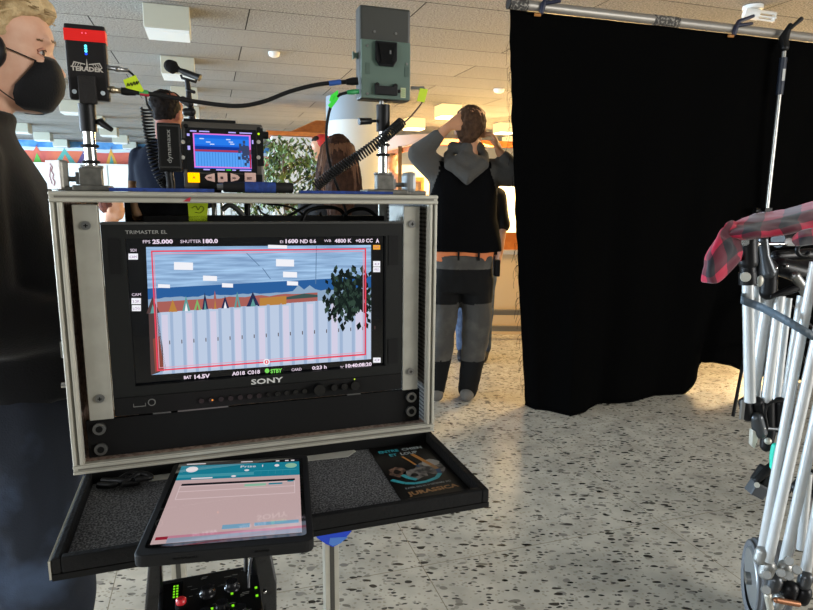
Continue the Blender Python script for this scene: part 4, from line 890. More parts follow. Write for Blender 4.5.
# yoke arms beside the box
yk=cthing('yoke_bracket','curved black yoke bracket holding the control box under the tray','bracket',((cx0+cx1)/2,cy1,-.19))
yg=mat('yoke_black','#101013',.22,coat=.4)
for (pa,pb,top,bot,ins) in ((148,163,566,615,0),(251,277,553,615,1)):
    Yy=cy1-.03
    zt=-.0265
    pts=[V((cpt(pa,top,Yy).x,Yy,zt)),V((cpt(pb-(5 if ins else 1),top+2,Yy).x,Yy,zt)),cpt(pb-(5 if ins else 1),top+2,Yy),cpt(pb,top+28,Yy),cpt(pb,bot,Yy),cpt(pa-(4 if not ins else -2),bot,Yy),cpt(pa,top,Yy)]
    a=cc().prism(pts,(0,.02,0)).build('yoke_arm',yg,yk,bev=.003)
    if ins: c_=cpt(265,592,Yy-.002); cc().ell(c_,(.0025,.0015,.0025)).build('bolt',chrome,a)
cc().box(cx0-.01,cx1+.01,cy1-.03,cy1-.01,-.215,-.20).build('yoke_base',yg,yk)
P=[cpt(246,558,cy1-.012),cpt(246,575,cy1-.012)]; t=cthing('cable_with_plug','thin black cable with a silver plug entering the control box','cable',P[0])
cc().tube([P[0]+V((0,0,.03)),P[0]+V((0,0,.006))],.0032,10).build('boot',blk,t); cc().tube([P[0]+V((0,0,.006)),P[1]],.003,12).build('plug',steel,t)
P=[cpt(*p) for p in [(256,548,cy1-.02),(251,560,cy1-.03),(249,575,cy1-.045),(249,592,cy1-.055),(250,612,cy1-.06)]]
one(cc().tube(cat_pts(P,6),.0018,8),'thin_cable',mat('cable_grey','#3a3a3c',.3),'thin dark cable hanging from the tablet side over the control box','cable')

# ------------------------------------------------------------------ people
def head_shape(mb, F, hs=1.0, ears=True, face=True):
    """closed shapes of a head; F maps head space (chin at 0, +Y forward, +Z up) to world"""
    secs=[(0,.078,.030,.020),(.010,.090,.0,.034),(.03,.093,-.030,.050),(.055,.092,-.060,.059),(.085,.092,-.085,.066),(.112,.094,-.100,.071),(.128,.101,-.105,.073),(.142,.104,-.107,.075),(.165,.100,-.107,.077),(.190,.083,-.101,.074),(.210,.062,-.086,.062),(.224,.032,-.060,.042),(.232,.0,-.03,.02)]
    o=MB(F)
    o.loft([(0,(f+b)/2,z,w,(f-b)/2) for z,f,b,w in secs],24,2.15)
    mb.v_add(o)
    o=MB(F)
    if face:
        o.limb([(0,.088,.122),(0,.104,.098),(0,.113,.084)],[.009,.010,.0115],10)
        for s_ in (-1,1): o.ell((s_*.011,.100,.080),(.009,.011,.007),n=10); o.ell((s_*.032,.088,.139),(.022,.012,.007),n=10); o.ell((s_*.040,.073,.095),(.018,.02,.014),n=10)
        o.ell((0,.094,.052),(.024,.010,.006),n=10); o.ell((0,.092,.043),(.021,.011,.007),n=10); o.ell((0,.080,.014),(.018,.014,.012),n=10)
    if ears:
        for s_ in (-1,1): o.ell((s_*.078,-.008,.095),(.008,.018,.032),M.Rotation(R(s_*-12),3,'Z')@M.Rotation(R(-10),3,'X'),n=12)
    o.limb([(0,-.025,.05),(0,-.035,-.09)],[.055,.060],16)
    mb.v_add(o)
def v_add(s,o):
    b=len(s.v); s.v+=o.v; s.f+=[tuple(b+i for i in f) for f in o.f]; s.mi+=[0]*len(o.f); s.sm+=o.sm
MB.v_add=v_add
def hand(mb, wrist, d, nrm, thumb_side=1, curl=.5, k=1.0, spread=.10):
    """palm + five bent fingers. d: wrist->knuckles, nrm: palm facing direction"""
    d=V(d).normalized(); nrm=V(nrm); nrm=(nrm-d*nrm.dot(d)).normalized(); s_=d.cross(nrm)*thumb_side; w_=V(wrist)
    pc=w_+d*.05*k
    Q=M((( s_.x,nrm.x,d.x),(s_.y,nrm.y,d.y),(s_.z,nrm.z,d.z)))
    mb.ell(pc,(.040*k,.015*k,.050*k),Q,n=14)
    mb.limb([w_-d*.01,w_+d*.03],[.024*k,.022*k],12)
    for i,(off,L_) in enumerate(((.030,.070),(.010,.078),(-.011,.072),(-.030,.056))):
        b=w_+d*(.085-(.006 if i in(0,3) else 0))*k+s_*off*k; fd=(d+s_*off*spread*20*.2).normalized(); pts=[b-fd*.02*k,b]; ang=0; seg=[.45,.3,.25]
        for j,f in enumerate(seg):
            ang+=curl*(.7,1.0,.7)[j]; q=fd*cos(ang)+nrm*sin(ang); pts.append(pts[-1]+q*L_*f*k)
        mb.limb(pts,[.0095*k,.0095*k,.0088*k,.0082*k,.0070*k],9)
    tb_=w_+d*.022*k+s_*.026*k; td_=(d*.75+s_*.55+nrm*.35).normalized(); t2=(d*.9+s_*.15+nrm*.5).normalized()
    mb.limb([w_+d*.012*k+s_*.012*k,tb_,tb_+td_*.035*k,tb_+td_*.035*k+t2*.028*k],[.014*k,.0125*k,.0105*k,.0085*k],9)
def F3(loc,rz=0,tilt=0,nod=0): return M.Translation(V(loc))@M.Rotation(rz,4,'Z')@M.Rotation(tilt,4,'Y')@M.Rotation(nod,4,'X')
hairmat=lambda n,c,c2: mat(n,c,.7,noise_=(45,c2,.35,.65),bump=(90,.5),spec=.08)
def strands(mb, F, n, rad, seed, z0, fall, spread_, thick=.004, front=-9):
    rr=random.Random(seed)
    for i in range(n):
        th=rr.uniform(0,2*pi); p=rr.uniform(.1,1.35); c=V((0,-.01,.135)); q=c+V((rad[0]*cos(th)*cos(p),rad[1]*sin(th)*cos(p),rad[2]*sin(p)))
        if q.y>front: continue
        out=(q-c).normalized(); pts=[q]
        for j in range(5): q=q+V((out.x*.012+rr.uniform(-.5,.5)*spread_, out.y*.012+rr.uniform(-.5,.5)*spread_,-fall/5)); pts.append(q)
        mb.tube([F@x for x in pts],[thick,thick,thick*.9,thick*.7,thick*.5,thick*.2],6)
BODYV=.011
def shoe(t,F,col,sole):
    mb=MB(F); mb.limb([(0,-.045,.045),(0,.06,.036),(0,.15,.028)],[.045,.042,.032],14)
    o=blob(mb,'shoe',[col,sole],t,.007,3,zones=lambda c:0); return o
# ---- standing man, back to the camera, hands raised to his head
gp=V((.335,3.70,0)); man=thing('person','person seen from behind with both hands at the head, black and grey hooded top','person',gp,0)
Fm=M.Translation(gp)
Fh=F3(gp+V((.03,.02,1.545)),R(-14),R(4),R(6))@M.Scale(1.1,4)
def bodyman():
    mb=MB(); head_shape(mb,Fh)
    g=MB(Fm)
    g.limb([(.015,.0,1.40),(.025,0,1.60)],[.062,.055],16)
    g.loft([(0,0,.88,.16,.11),(0,0,1.0,.165,.11),(0,0,1.2,.18,.11),(.0,.0,1.38,.19,.10),(0.01,0,1.47,.12,.07),(.015,0,1.5,.06,.05)],24,2.3)
    # arms
    g.limb([(-.155,0,1.43),(-.265,-.03,1.515)],[.052,.044],14); g.limb([(-.265,-.03,1.515),(-.105,-.09,1.665)],[.043,.027],14)
    g.limb([(.17,0,1.43),(.32,.0,1.40)],[.052,.044],14); g.limb([(.32,.0,1.40),(.205,-.05,1.53)],[.043,.026],14)
    hand(g,(-.105,-.092,1.668),(.75,-.02,.45),(.35,1,-.15),-1,.55,1.0)
    hand(g,(.20,-.05,1.535),(-.30,-.05,.9),(-.9,.2,-.1),1,.75,1.0)
    # legs
    g.loft([(0,0,.80,.17,.115),(0,0,.90,.165,.11)],24,2.3)
    g.limb([(-.085,0,.85),(-.11,-.01,.48)],[.085,.058],14); g.limb([(-.11,-.01,.48),(-.15,0,.09)],[.055,.038],14); g.limb([(-.15,0,.05),(-.15,.10,.04)],[.036,.034],12)
    g.limb([(.085,0,.85),(.10,-.01,.48)],[.085,.058],14); g.limb([(.10,-.01,.48),(.06,0,.09)],[.055,.038],14); g.limb([(.06,0,.05),(.07,.10,.04)],[.036,.034],12)
    mb.v_add(g); blob(mb,'body',skin2,man,.0085,3)
bodyman()
fab=mat('black_jersey','#070708',.9,spec=.05); gfab=mat('grey_jersey','#403e3a',.95,bump=(60,.4)); tro=mat('grey_work_cloth','#35332f',.85,noise_=(7,'#4c4943',.5,.7)); tbk=mat('black_patch_cloth','#0a0a0a',.9); orw=mat('orange_waistband','#c06a38',.7)
g=MB(Fm)
g.loft([(.022,0,.945,.226,.14),(.018,0,1.0,.222,.138),(.0,0,1.15,.205,.13),(0,0,1.28,.205,.13),(.0,0,1.38,.205,.12),(.005,0,1.45,.175,.10),(.01,0,1.50,.10,.08)],32,2.4)
g.limb([(-.15,0,1.42),(-.268,-.03,1.518)],[.085,.068],16); g.limb([(-.268,-.03,1.518),(-.165,-.070,1.612)],[.066,.045],16)
g.limb([(.165,0,1.42),(.325,.0,1.40)],[.082,.066],16); g.limb([(.325,.0,1.40),(.232,-.035,1.50)],[.064,.044],16)
def hz(c): 
    sl=abs(c.x)>.165 or c.z>1.44
    return 1 if (sl and c.z>1.30) and not (c.z<1.47 and abs(c.x-.0)<.155+ (1.47-c.z)*.25) else 0
blob(g,'hooded_top',[fab,gfab],man,.010,4,wrinkle=(.006,(9,9,5)),zones=lambda c: 1 if (abs(c.x)>.150+max(0,(1.42-c.z))*.35 and c.z>1.25) or c.z>1.475 else 0)
g=MB(Fm)  # hood lying on the back
g.limb([(-.095,-.01,1.515),(-.085,-.085,1.46),(0.01,-.125,1.385),(.105,-.085,1.46),(.115,-.01,1.515)],[.030,.042,.052,.042,.030],14)
g.ell((.01,-.075,1.455),(.10,.062,.075),n=20); g.limb([(-.07,-.0,1.56),(.01,-.06,1.55),(.09,.0,1.56)],[.034,.040,.034],12)
blob(g,'hood',gfab,man,.009,4,wrinkle=(.007,(16,16,10)))
g=MB(Fm); g.loft([(.0,0,.885,.190,.125),(.0,0,.955,.198,.128)],28,2.4)
wb_=blob(g,'waistband',orw,man,.01,1)
for x in (-.03,.09): MB(Fm).box(x-.006,x+.006,-.134,-.124,.90,.955).build('belt_loop',tbk,wb_)
g=MB(Fm)
g.loft([(0,0,.70,.185,.125),(0,0,.80,.192,.135),(0,0,.86,.192,.13),(.0,0,.925,.192,.13)],28,2.4)
g.limb([(-.095,0,.78),(-.105,-.01,.48)],[.102,.084],16); g.limb([(-.105,-.01,.48),(-.125,-.005,.27),(-.15,0,.07)],[.083,.072,.066],16)
g.limb([(.095,0,.78),(.105,-.01,.48)],[.104,.090],16); g.limb([(.105,-.01,.48),(.085,-.005,.27),(.062,0,.07)],[.088,.076,.068],16)
def tz(c):
    if c.y<.02 and .63<c.z<.845: return 1
    if c.z<.27: return 1
    return 0
blob(g,'trousers',[tro,tbk],man,.010,3,wrinkle=(.011,(10,10,7)),zones=tz)
for x,rz in ((-.152,R(14)),(.062,R(-18))): shoe(man,Fm@M.Translation((x,.0,0))@M.Rotation(rz,4,'Z'),mat('shoe_grey','#56534e',.8),white)
mb=MB(); mb.F=Fh; mb.ell((0,-.022,.142),(.084,.098,.094),n=20); mb.ell((0,.03,.185),(.070,.07,.045),n=16); mb.ell((0,-.075,.09),(.06,.04,.055),n=16)
blob(mb,'hair',hairmat('brown_hair','#33241a','#4a3526'),man,.006,2,wrinkle=(.006,(60,60,45)))
MB(Fm).box(.195,.225,-.09,-.03,.80,.90).build('belt_pouch',tbk,man,bev=.006)
# ---- person partly hidden behind that man (blue jeans)
def simple_person(loc,rz,label,top,trou,hair,skin_m=skin,longhair=False,seated=False,hgt=1.0,arms='down',hairm=None,shoes=None,cap=None,vox=.014,nod=0,legs=True,turn=0):
    t=thing('person',label,'person',loc,rz); F=M.Translation(V(loc))@M.Rotation(rz,4,'Z')@M.Scale(hgt,4)
    dz=-.42 if seated else 0
    FH=F@F3((0,.02,1.50+dz),turn,0,nod)
    mb=MB(); head_shape(mb,FH); g=MB(F)
    g.limb([(0,0,1.36+dz),(0,0.01,1.54+dz)],[.055,.05],14)
    g.loft([(0,0,.86+dz,.15,.10),(0,0,1.05+dz,.14,.10),(0,0,1.3+dz,.17,.10),(0,0,1.42+dz,.12,.07),(0,0,1.45+dz,.05,.04)],20,2.3)
    for s_ in (-1,1):
        if arms=='down': P=[(s_*.17,0,1.37+dz),(s_*.21,-.01,1.12+dz),(s_*.20,.06,.90+dz)]; hd_=((0,.15,-1),(-s_,0,0))
        else: P=[(s_*.17,0,1.37+dz),(s_*.20,.02,1.13+dz),(s_*.13,.24,1.12+dz)]; hd_=((-s_*.2,1,.1),(0,0,-1))
        g.limb(P[:2],[.048,.040],12); g.limb(P[1:],[.039,.026],12); hand(g,P[2],hd_[0],hd_[1],s_,.35,.95)
        if seated: g.limb([(s_*.09,0,.47),(s_*.10,.42,.47)],[.08,.055],12); g.limb([(s_*.10,.42,.47),(s_*.10,.42,.08)],[.052,.037],12); g.limb([(s_*.10,.40,.04),(s_*.10,.50,.035)],[.035,.033],12)
        else: g.limb([(s_*.09,0,.86),(s_*.09,.01,.48)],[.085,.055],12); g.limb([(s_*.09,.01,.48),(s_*.09,0,.08)],[.052,.037],12); g.limb([(s_*.09,-.01,.045),(s_*.09,.10,.035)],[.036,.033],12)
    mb.v_add(g); blob(mb,'body',skin_m,t,vox,2)
    g=MB(F); g.loft([(0,0,.88+dz,.19,.125),(0,0,1.1+dz,.175,.12),(0,0,1.3+dz,.195,.12),(0,0,1.40+dz,.165,.10),(0,0,1.46+dz,.07,.07)],28,2.4)
    for s_ in (-1,1):
        P=[(s_*.165,0,1.36+dz),(s_*.215,-.01,1.12+dz)] if arms=='down' else [(s_*.165,0,1.36+dz),(s_*.205,.02,1.13+dz)]
        g.limb(P,[.066,.058],14)
    blob(g,'shirt',top,t,vox,3,wrinkle=(.006,(9,9,5)))
    g=MB(F)
    for s_ in (-1,1):
        if seated: g.limb([(s_*.09,0,.48),(s_*.10,.42,.48)],[.095,.072],14); g.limb([(s_*.10,.42,.48),(s_*.10,.42,.10)],[.07,.055],14)
        else: g.limb([(s_*.09,0,.83),(s_*.09,.01,.48)],[.10,.075],14); g.limb([(s_*.09,.01,.48),(s_*.09,0,.09)],[.073,.06],14)
    g.ell((0,0,.86+dz),(.18,.12,.09),n=20)
    blob(g,'trousers',trou,t,vox,3,wrinkle=(.007,(9,9,6)))
    for s_ in (-1,1):
        sf=M.Translation((s_*.09,0,0)) if not seated else M.Translation((s_*.10,.41,0))
        shoe(t,F@sf,shoes or blkr,white)
    mb=MB(FH); mb.ell((0,-.024,.142),(.084,.097,.096),n=20); mb.ell((0,.02,.185),(.072,.078,.048),n=16)
    if longhair:
        mb.limb([(0,-.05,.12),(0,-.10,-.02),(0,-.115,-.20)],[.085,.088,.075],16); 
        for s_ in (-1,1): mb.limb([(s_*.055,-.03,.15),(s_*.088,-.035,.04),(s_*.10,-.05,-.10),(s_*.095,-.06,-.22)],[.045,.040,.040,.022],12)
        for i in range(26):
            x=-.115+.23*i/25; mb.limb([(x*.8,-.09,.05),(x,-.14+abs(x)*.3,-.1),(x*1.02+rnd.uniform(-.01,.01),-.15+abs(x)*.4,-.22+rnd.uniform(-.03,.03))],[.010,.009,.003],7)
    blob(mb,'hair',hairm,t,.0075,1,wrinkle=(.005,(60,60,12 if longhair else 45)))
    if longhair:
        hs=MB(FH); rr=random.Random(2)
        for i in range(150):
            th=rr.uniform(-1.25,1.25); r0=.093+rr.uniform(0,.004); pts=[]
            for j in range(9):
                f=j/8; z=.215-.43*f; rad=r0*(min(1,.35+f*4.5))+ .030*min(1,f*1.6); pts.append((rad*sin(th)*1.0, -.03-rad*cos(th)*(1.0), z+rr.uniform(-.004,.004)))
            hs.tube(pts,[.0032]*7+[.0024,.001],5)
        hs.build('hair_strands',mat('brown_strands','#4b3122',.6,noise_=(6,'#7a563c',.4,.7),spec=.15),t)
    if cap: mb=MB(FH); mb.ell((0,-.02,.16),(.094,.108,.092),n=20); blob(mb,'cap',cap,t,.008,1)
    return t
jeans=mat('blue_jeans','#34445e',.85,noise_=(25,'#4a5c78',.4,.65),bump=(300,.15)); navy=mat('navy_cotton','#0d1320',.9,spec=.1); 
pj=at(484,360,4.75)
simple_person((pj.x-.09,4.75,0),R(170),'person in dark top and blue jeans standing directly behind the one with raised hands',blkm,jeans,None,hairm=hairmat('dark_hair','#1b1512','#2c221c'),shoes=mat('shoe_black','#1a1c22',.6),hgt=.95)
# ---- person with short dark hair, navy shirt, back to the camera
pb=at(167,104,3.95); hz_=pb.z
simple_person((pb.x-.01,3.95,0),R(-4),'person with short black hair and navy shirt, back turned, left of the small monitor',navy,navy,None,skin_m=mat('skin_reddish','#7a4a3c',.6,spec=.2),hairm=hairmat('black_hair','#0c0a0a','#1d1816'),hgt=(hz_-.02)/1.64,arms='fwd',turn=R(-8))
# ---- long brown hair, black t-shirt
pwn=at(338,150,3.25)
simple_person((pwn.x,3.25,0),R(8),'person with long brown hair and black T-shirt, back turned, before the white column',mat('black_tee','#101012',.8),navy,None,longhair=True,hairm=hairmat('long_brown_hair','#26170f','#38241a'),hgt=(pwn.z+.03)/1.68,arms='fwd')
# ---- small seated person seen through the slot of the case
pst=at(110,208,5.6)
ch=(pst.x,5.6,0)
simple_person(ch,R(-78),'seated person in profile with brown hair, seen through the case slot at far left',mat('cream_shirt','#b8b4aa',.8),navy,None,seated=True,hairm=hairmat('auburn_hair','#4a2a22','#663c2e'),hgt=pst.z/1.19,vox=.016)
st=thing('stool','low dark stool under the seated person far left','stool',ch,R(-78)); SF=M.Translation(ch)@M.Rotation(R(-78),4,'Z')
MB(SF).box(-.2,.2,-.2,.2,.24,.27).build('seat',blkm,st,bev=.01)
for x in (-.17,.17):
    for y in (-.17,.17): MB(SF).cyl((x,y,0),(x,y,.24),.014,10).build('leg',steel,st)
pf=at(393,163,10.3)
simple_person((pf.x,10.3,0),R(150),'distant person in a pale pink shirt behind the right mast, in the warm hall',mat('pink_shirt','#c79a8c',.8),navy,None,hairm=hairmat('fair_hair','#8f6a4a','#a88060'),hgt=pf.z/1.60,vox=.018)
pc_=at(321,143,7.6)
simple_person((pc_.x+.02,7.6,0),R(115),'distant person in red cap and grey jacket, between the white partition and the column',mat('grey_jacket','#8d8a86',.85,noise_=(14,'#4a4a4c',.45,.55)),navy,None,hairm=hairmat('dark_hair','#1b1512','#2c221c'),cap=mat('red_cap','#b02a2a',.7),hgt=pc_.z/1.66,vox=.016)

# ---- masked person close by on the left
pn=at(18,60,1.30); dirv=V((.87,.50,0)); RZ=math.atan2(dirv.y,dirv.x)-pi/2
eye=at(43,53,1.27)
Hf=M.Rotation(RZ,4,'Z')@M.Rotation(R(-4),4,'X')
# eye sits at (.03,.085,.115) in head space (right side = +x)
HO=eye-(Hf@V((.034,.083,.115)))
FN=M.Translation(HO)@Hf
loc=V((HO.x,HO.y,0))-V((.03,.01,0)); near=thing('person','blond person in black face mask, headphones and black sweatshirt, standing left of the monitor case','person',loc,RZ)
FB=M.Translation(loc)@M.Rotation(RZ,4,'Z'); zc=HO.z   # chin height
skn=mat('skin_fair','#cf9d82',.5,noise_=(30,'#dab096',.35,.7),spec=.3)
mb=MB(); head_shape(mb,FN)
g=MB(FB); sh=zc-.026
g.limb([(0,-.055,sh-.06),(0,-.02,zc+.05)],[.064,.060],18)
g.loft([(0,.05,sh-.60,.16,.11),(0,.02,sh-.35,.15,.11),(0,-.04,sh-.12,.17,.11),(0,-.04,sh,.12,.08),(0,-.04,sh+.05,.06,.05)],24,2.3)
for s_ in (-1,1):
    g.limb([(s_*.17,-.04,sh-.05),(s_*.22,-.03,sh-.36)],[.05,.042],14); g.limb([(s_*.22,-.03,sh-.36),(s_*.145,.19,sh-.40)],[.04,.027],14); hand(g,(s_*.14,.195,sh-.40),(-s_*.2,1,.0),(-s_*.3,0,-1),s_,.4)
    g.limb([(s_*.09,.04,sh-.56),(s_*.13,.03,.48)],[.088,.058],14); g.limb([(s_*.13,.03,.48),(s_*.13,.0,.08)],[.055,.038],14); g.limb([(s_*.13,.0,.045),(s_*.13,.11,.035)],[.036,.033],12)
mb.v_add(g); blob(mb,'body',skn,near,.0055,3)
# eye, lids, brow
ep=V((.0340,.0750,.1130))
ey_=MB(FN).ell(ep,(.0125,.0115,.0095),n=20,m=14).build('eye',mat('eye_white','#a8a09a',.25),near)
MB(FN).ell(ep+V((.0045,.0078,-.0003)),(.0055,.0040,.0055),n=14).build('iris',mat('iris_dark','#3a2e28',.15),ey_)
mb=MB(FN)
for zz,rr_,bow in ((.0045,.0030,.004),(-.0050,.0024,-.0025)):
    mb.tube(cat_pts([ep+V((-.012,.0085,zz*.5)),ep+V((-.002,.0112,zz+bow)),ep+V((.008,.0075,zz+bow*.8)),ep+V((.0135,-.001,zz*.4))],6),rr_,10)
mb.build('eyelid',mat('skin_lid','#ae7a64',.5),near)
mb=MB(FN); mb.tube(cat_pts([ep+V((-.010,.0105,.0035)),ep+V((0,.0135,.0062)),ep+V((.009,.0095,.0055)),ep+V((.0145,.001,.002))],6),.0009,6); mb.build('eyelash',mat('lash','#3a2a20',.7),near)
mb=MB(FN)
for i in range(60):
    f=i/59; b=V((.014+.040*f,.1055-.050*max(0,f-.3)**1.3,.1365+.004*sin(f*pi)-.004*f+rnd.uniform(-.0015,.0015))); mb.tube([b,b+V((.004,-.001,.0022))],[.0009,.0003],4)
mb.build('eyebrow',mat('brow_hair','#8a6a4a',.7),near)
# face mask
mk=mat('mask_black','#111113',.75,bump=(260,.15),sheen=.1)
g=MB(FN)
ms=[(-.010,.084,.050,.030),(-.002,.099,.036,.042),(.017,.110,.032,.050),(.036,.119,.036,.056),(.058,.122,.052,.059),(.080,.118,.066,.055),(.097,.113,.070,.048),(.108,.106,.080,.034)]
vs=[];n=24
ms=[(.108-(.108-z)*.90,f,b,w) for z,f,b,w in ms]
for z,f,b,w in ms:
    for j in range(n+1):
        t=-pi/2+pi*j/n; vs.append(((w+.004)*sin(t), b+(f-b)*cos(t)**.8 if cos(t)>1e-6 else b, z))
fs=[]
for i in range(len(ms)-1):
    for j in range(n): a=i*(n+1)+j; fs.append((a,a+1,a+n+2,a+n+1))
g.add(vs,fs,True); mo=g.build('face_mask',mk,near); q=mo.modifiers.new('t','SOLIDIFY'); q.thickness=.0025; q.offset=0
for s_ in (-1,1):
    MB(FN).tube(cat_pts([(s_*.056,.072,.094),(s_*.070,.035,.103),(s_*.080,.01,.108),(s_*.083,-.005,.112)],6),.0013,6).build('mask_strap',blkm,mo)
    MB(FN).tube(cat_pts([(s_*.040,.040,.012),(s_*.062,.010,.030),(s_*.080,-.012,.050)],6),.0013,6).build('mask_strap',blkm,mo)

# headphones
hp=thing('headphones','black over-ear headphones worn by the blond masked person','headphones',FN@V((0,-.02,.09)),RZ)
for s_ in (-1,1):
    a=MB(FN); Q=M.Rotation(R(6),3,'X')
    a.tube([V((s_*.083,-.014,.093)),V((s_*.090,-.014,.093)),V((s_*.100,-.014,.093)),V((s_*.110,-.014,.093)),V((s_*.114,-.014,.093))],[.036,.040,.040,.036,.026],28)
    a.build('ear_cup',mat('cup_black','#17181b',.4),hp,bev=0)
    MB(FN).tube([V((s_*.080,-.014,.093)),V((s_*.0845,-.014,.093))],[.030,.037],24).build('ear_cushion',blkr,hp)
mb=MB(FN); mb.tube([V((.105*cos(t),-.03,.10+.155*sin(t))) for t in [pi*k/24 for k in range(25)]],.008,10,flat=1.8); mb.build('headband',blk,hp)
# blond hair: cap plus swept locks
hb_=hairmat('blond_hair','#a88f68','#cdb58c')
mb=MB(FN); mb.ell((0,-.024,.150),(.084,.096,.088),n=24); mb.ell((0,.034,.200),(.072,.072,.042),n=24); mb.ell((0,-.08,.09),(.06,.04,.06),n=16)
for s_ in (-1,1): mb.limb([(s_*.050,.062,.195),(s_*.070,.030,.178),(s_*.078,.010,.150),(s_*.080,-.01,.12)],[.020,.016,.014,.010],10)
ho=blob(mb,'hair',hb_,near,.006,2,wrinkle=(.004,(60,30,60)))
lk_=MB(FN); rr=random.Random(11)
for i in range(460):
    u=rr.random(); s_=1 if rr.random()<.75 else -1
    x0_=s_*rr.uniform(.0,.072); y0_=rr.uniform(.050,.106) if abs(x0_)<.05 else rr.uniform(.0,.080); z0_=.243-.85*abs(x0_)**1.55*2.6-max(0,y0_-.05)*.75
    p=V((x0_,y0_,z0_)); pts=[p]; d=V((s_*rr.uniform(.1,.5),-1,rr.uniform(.25,.6))).normalized()
    for j in range(6):
        p=p+d*.021; d=(d+V((s_*.12,-.12,-.22))+V((rr.uniform(-.12,.12),0,rr.uniform(-.1,.1)))).normalized()
        c=V((0,-.02,.145)); rel=p-c; e=math.sqrt((rel.x/.088)**2+(rel.y/.112)**2+(rel.z/.108)**2)
        if e<1: p=c+rel/e
        if e>1.13: p=c+rel/e*1.12
        pts.append(p)
    lk_.tube(cat_pts(pts,2),[.0013+.0017*sin(pi*k/12) for k in range(13)],5)
lk_.build('hair_locks',[None] and mat('blond_locks','#c2a97e',.5,noise_=(25,'#8d744e',.35,.65),spec=.3),ho)
# sweatshirt
swm=mat('black_sweatshirt','#0d0e11',.9,bump=(300,.2),sheen=.15)
g=MB(FB)
g.loft([(0,.055,sh-.54,.20,.15),(0,.05,sh-.50,.205,.155),(0,.02,sh-.32,.205,.155),(0,-.015,sh-.16,.21,.14),(0,-.035,sh-.07,.185,.12),(0,-.04,sh-.01,.12,.10),(0,-.035,sh+.02,.088,.088)],36,2.4)
for s_ in (-1,1):
    g.limb([(s_*.165,-.035,sh-.09),(s_*.225,-.03,sh-.36)],[.085,.074],18); g.limb([(s_*.225,-.03,sh-.36),(s_*.155,.16,sh-.40)],[.072,.050],18)
g.tube([(.083*cos(t),-.03+.083*sin(t),sh+.012+.008*(-sin(t))) for t in [2*pi*k/24 for k in range(25)]],.019,10)
blob(g,'sweatshirt',swm,near,.009,4,wrinkle=(.009,(8,8,4.5)))
dj=mat('dark_jeans','#161e2b',.85,noise_=(5,'#4a5c78',.52,.78),bump=(320,.2))
g=MB(FB)
g.ell((0,.05,sh-.57),(.198,.15,.13),n=24)
for s_ in (-1,1): g.limb([(s_*.10,.03,sh-.60),(s_*.13,.03,.48)],[.128,.108],18); g.limb([(s_*.13,.03,.48),(s_*.13,.0,.09)],[.108,.095],18)
blob(g,'jeans',dj,near,.010,3,wrinkle=(.013,(10,10,6)))
for s_ in (-1,1): shoe(near,FB@M.Translation((s_*.13,.01,0)),blkr,white)

# ------------------------------------------------------------------ microphone
mcP=[at(174,67,2.2),at(199,75,2.2)]
ms_=thing('microphone_stand','slim black stand with clips holding the microphone, behind the small monitor','stand',(at(190,100,2.2).x,2.2,0))
X_=at(190,100,2.2).x; ztop=at(190,86,2.2).z; 
MB().cyl((X_,2.2,.03),(X_,2.2,at(190,125,2.2).z),.010,12).build('tube',blk,ms_)
A=[at(*p,2.2) for p in ((193,128),(191,110),(189,98),(188,86),(187,80))]
MB().tube(A,[.013,.012,.010,.009,.008],10).build('neck',blk,ms_)
for p,q,r in (((183,100),(190,104),.013),((186,112),(192,112),.014),((188,90),(194,92),.006)): MB().limb([at(*p,2.19),at(*q,2.19)],[r,r],10).build('clamp_knob',blk,ms_)
MB().tube([at(181,75,2.2),at(182,78,2.2),at(196,82,2.2),at(196.5,79,2.2)],.005,8).build('mic_clip',blk,ms_)
for k in range(3):
    th=2*pi*k/3+.4; MB().tube([(X_,2.2,.12),(X_+.3*cos(th),2.2+.3*sin(th),.012)],.009,8).build('leg',blk,ms_)
mic=thing('microphone','black microphone with round foam windshield, pointing left on the slim stand','microphone',mcP[0])
a=at(170,66,2.19);b=at(177,69,2.19)
mb=MB(); mb.limb([a,a.lerp(b,.6),b],[.021,.022,.012],16); mb.build('foam_windshield',mat('foam','#0f0f10',.95,bump=(200,.5)),mic)
MB().tube([b,at(182,71,2.19),at(184,72,2.19),at(199,77.5,2.19),at(200,78,2.19)],[.007,.009,.011,.011,.013],14).build('barrel',blk,mic)

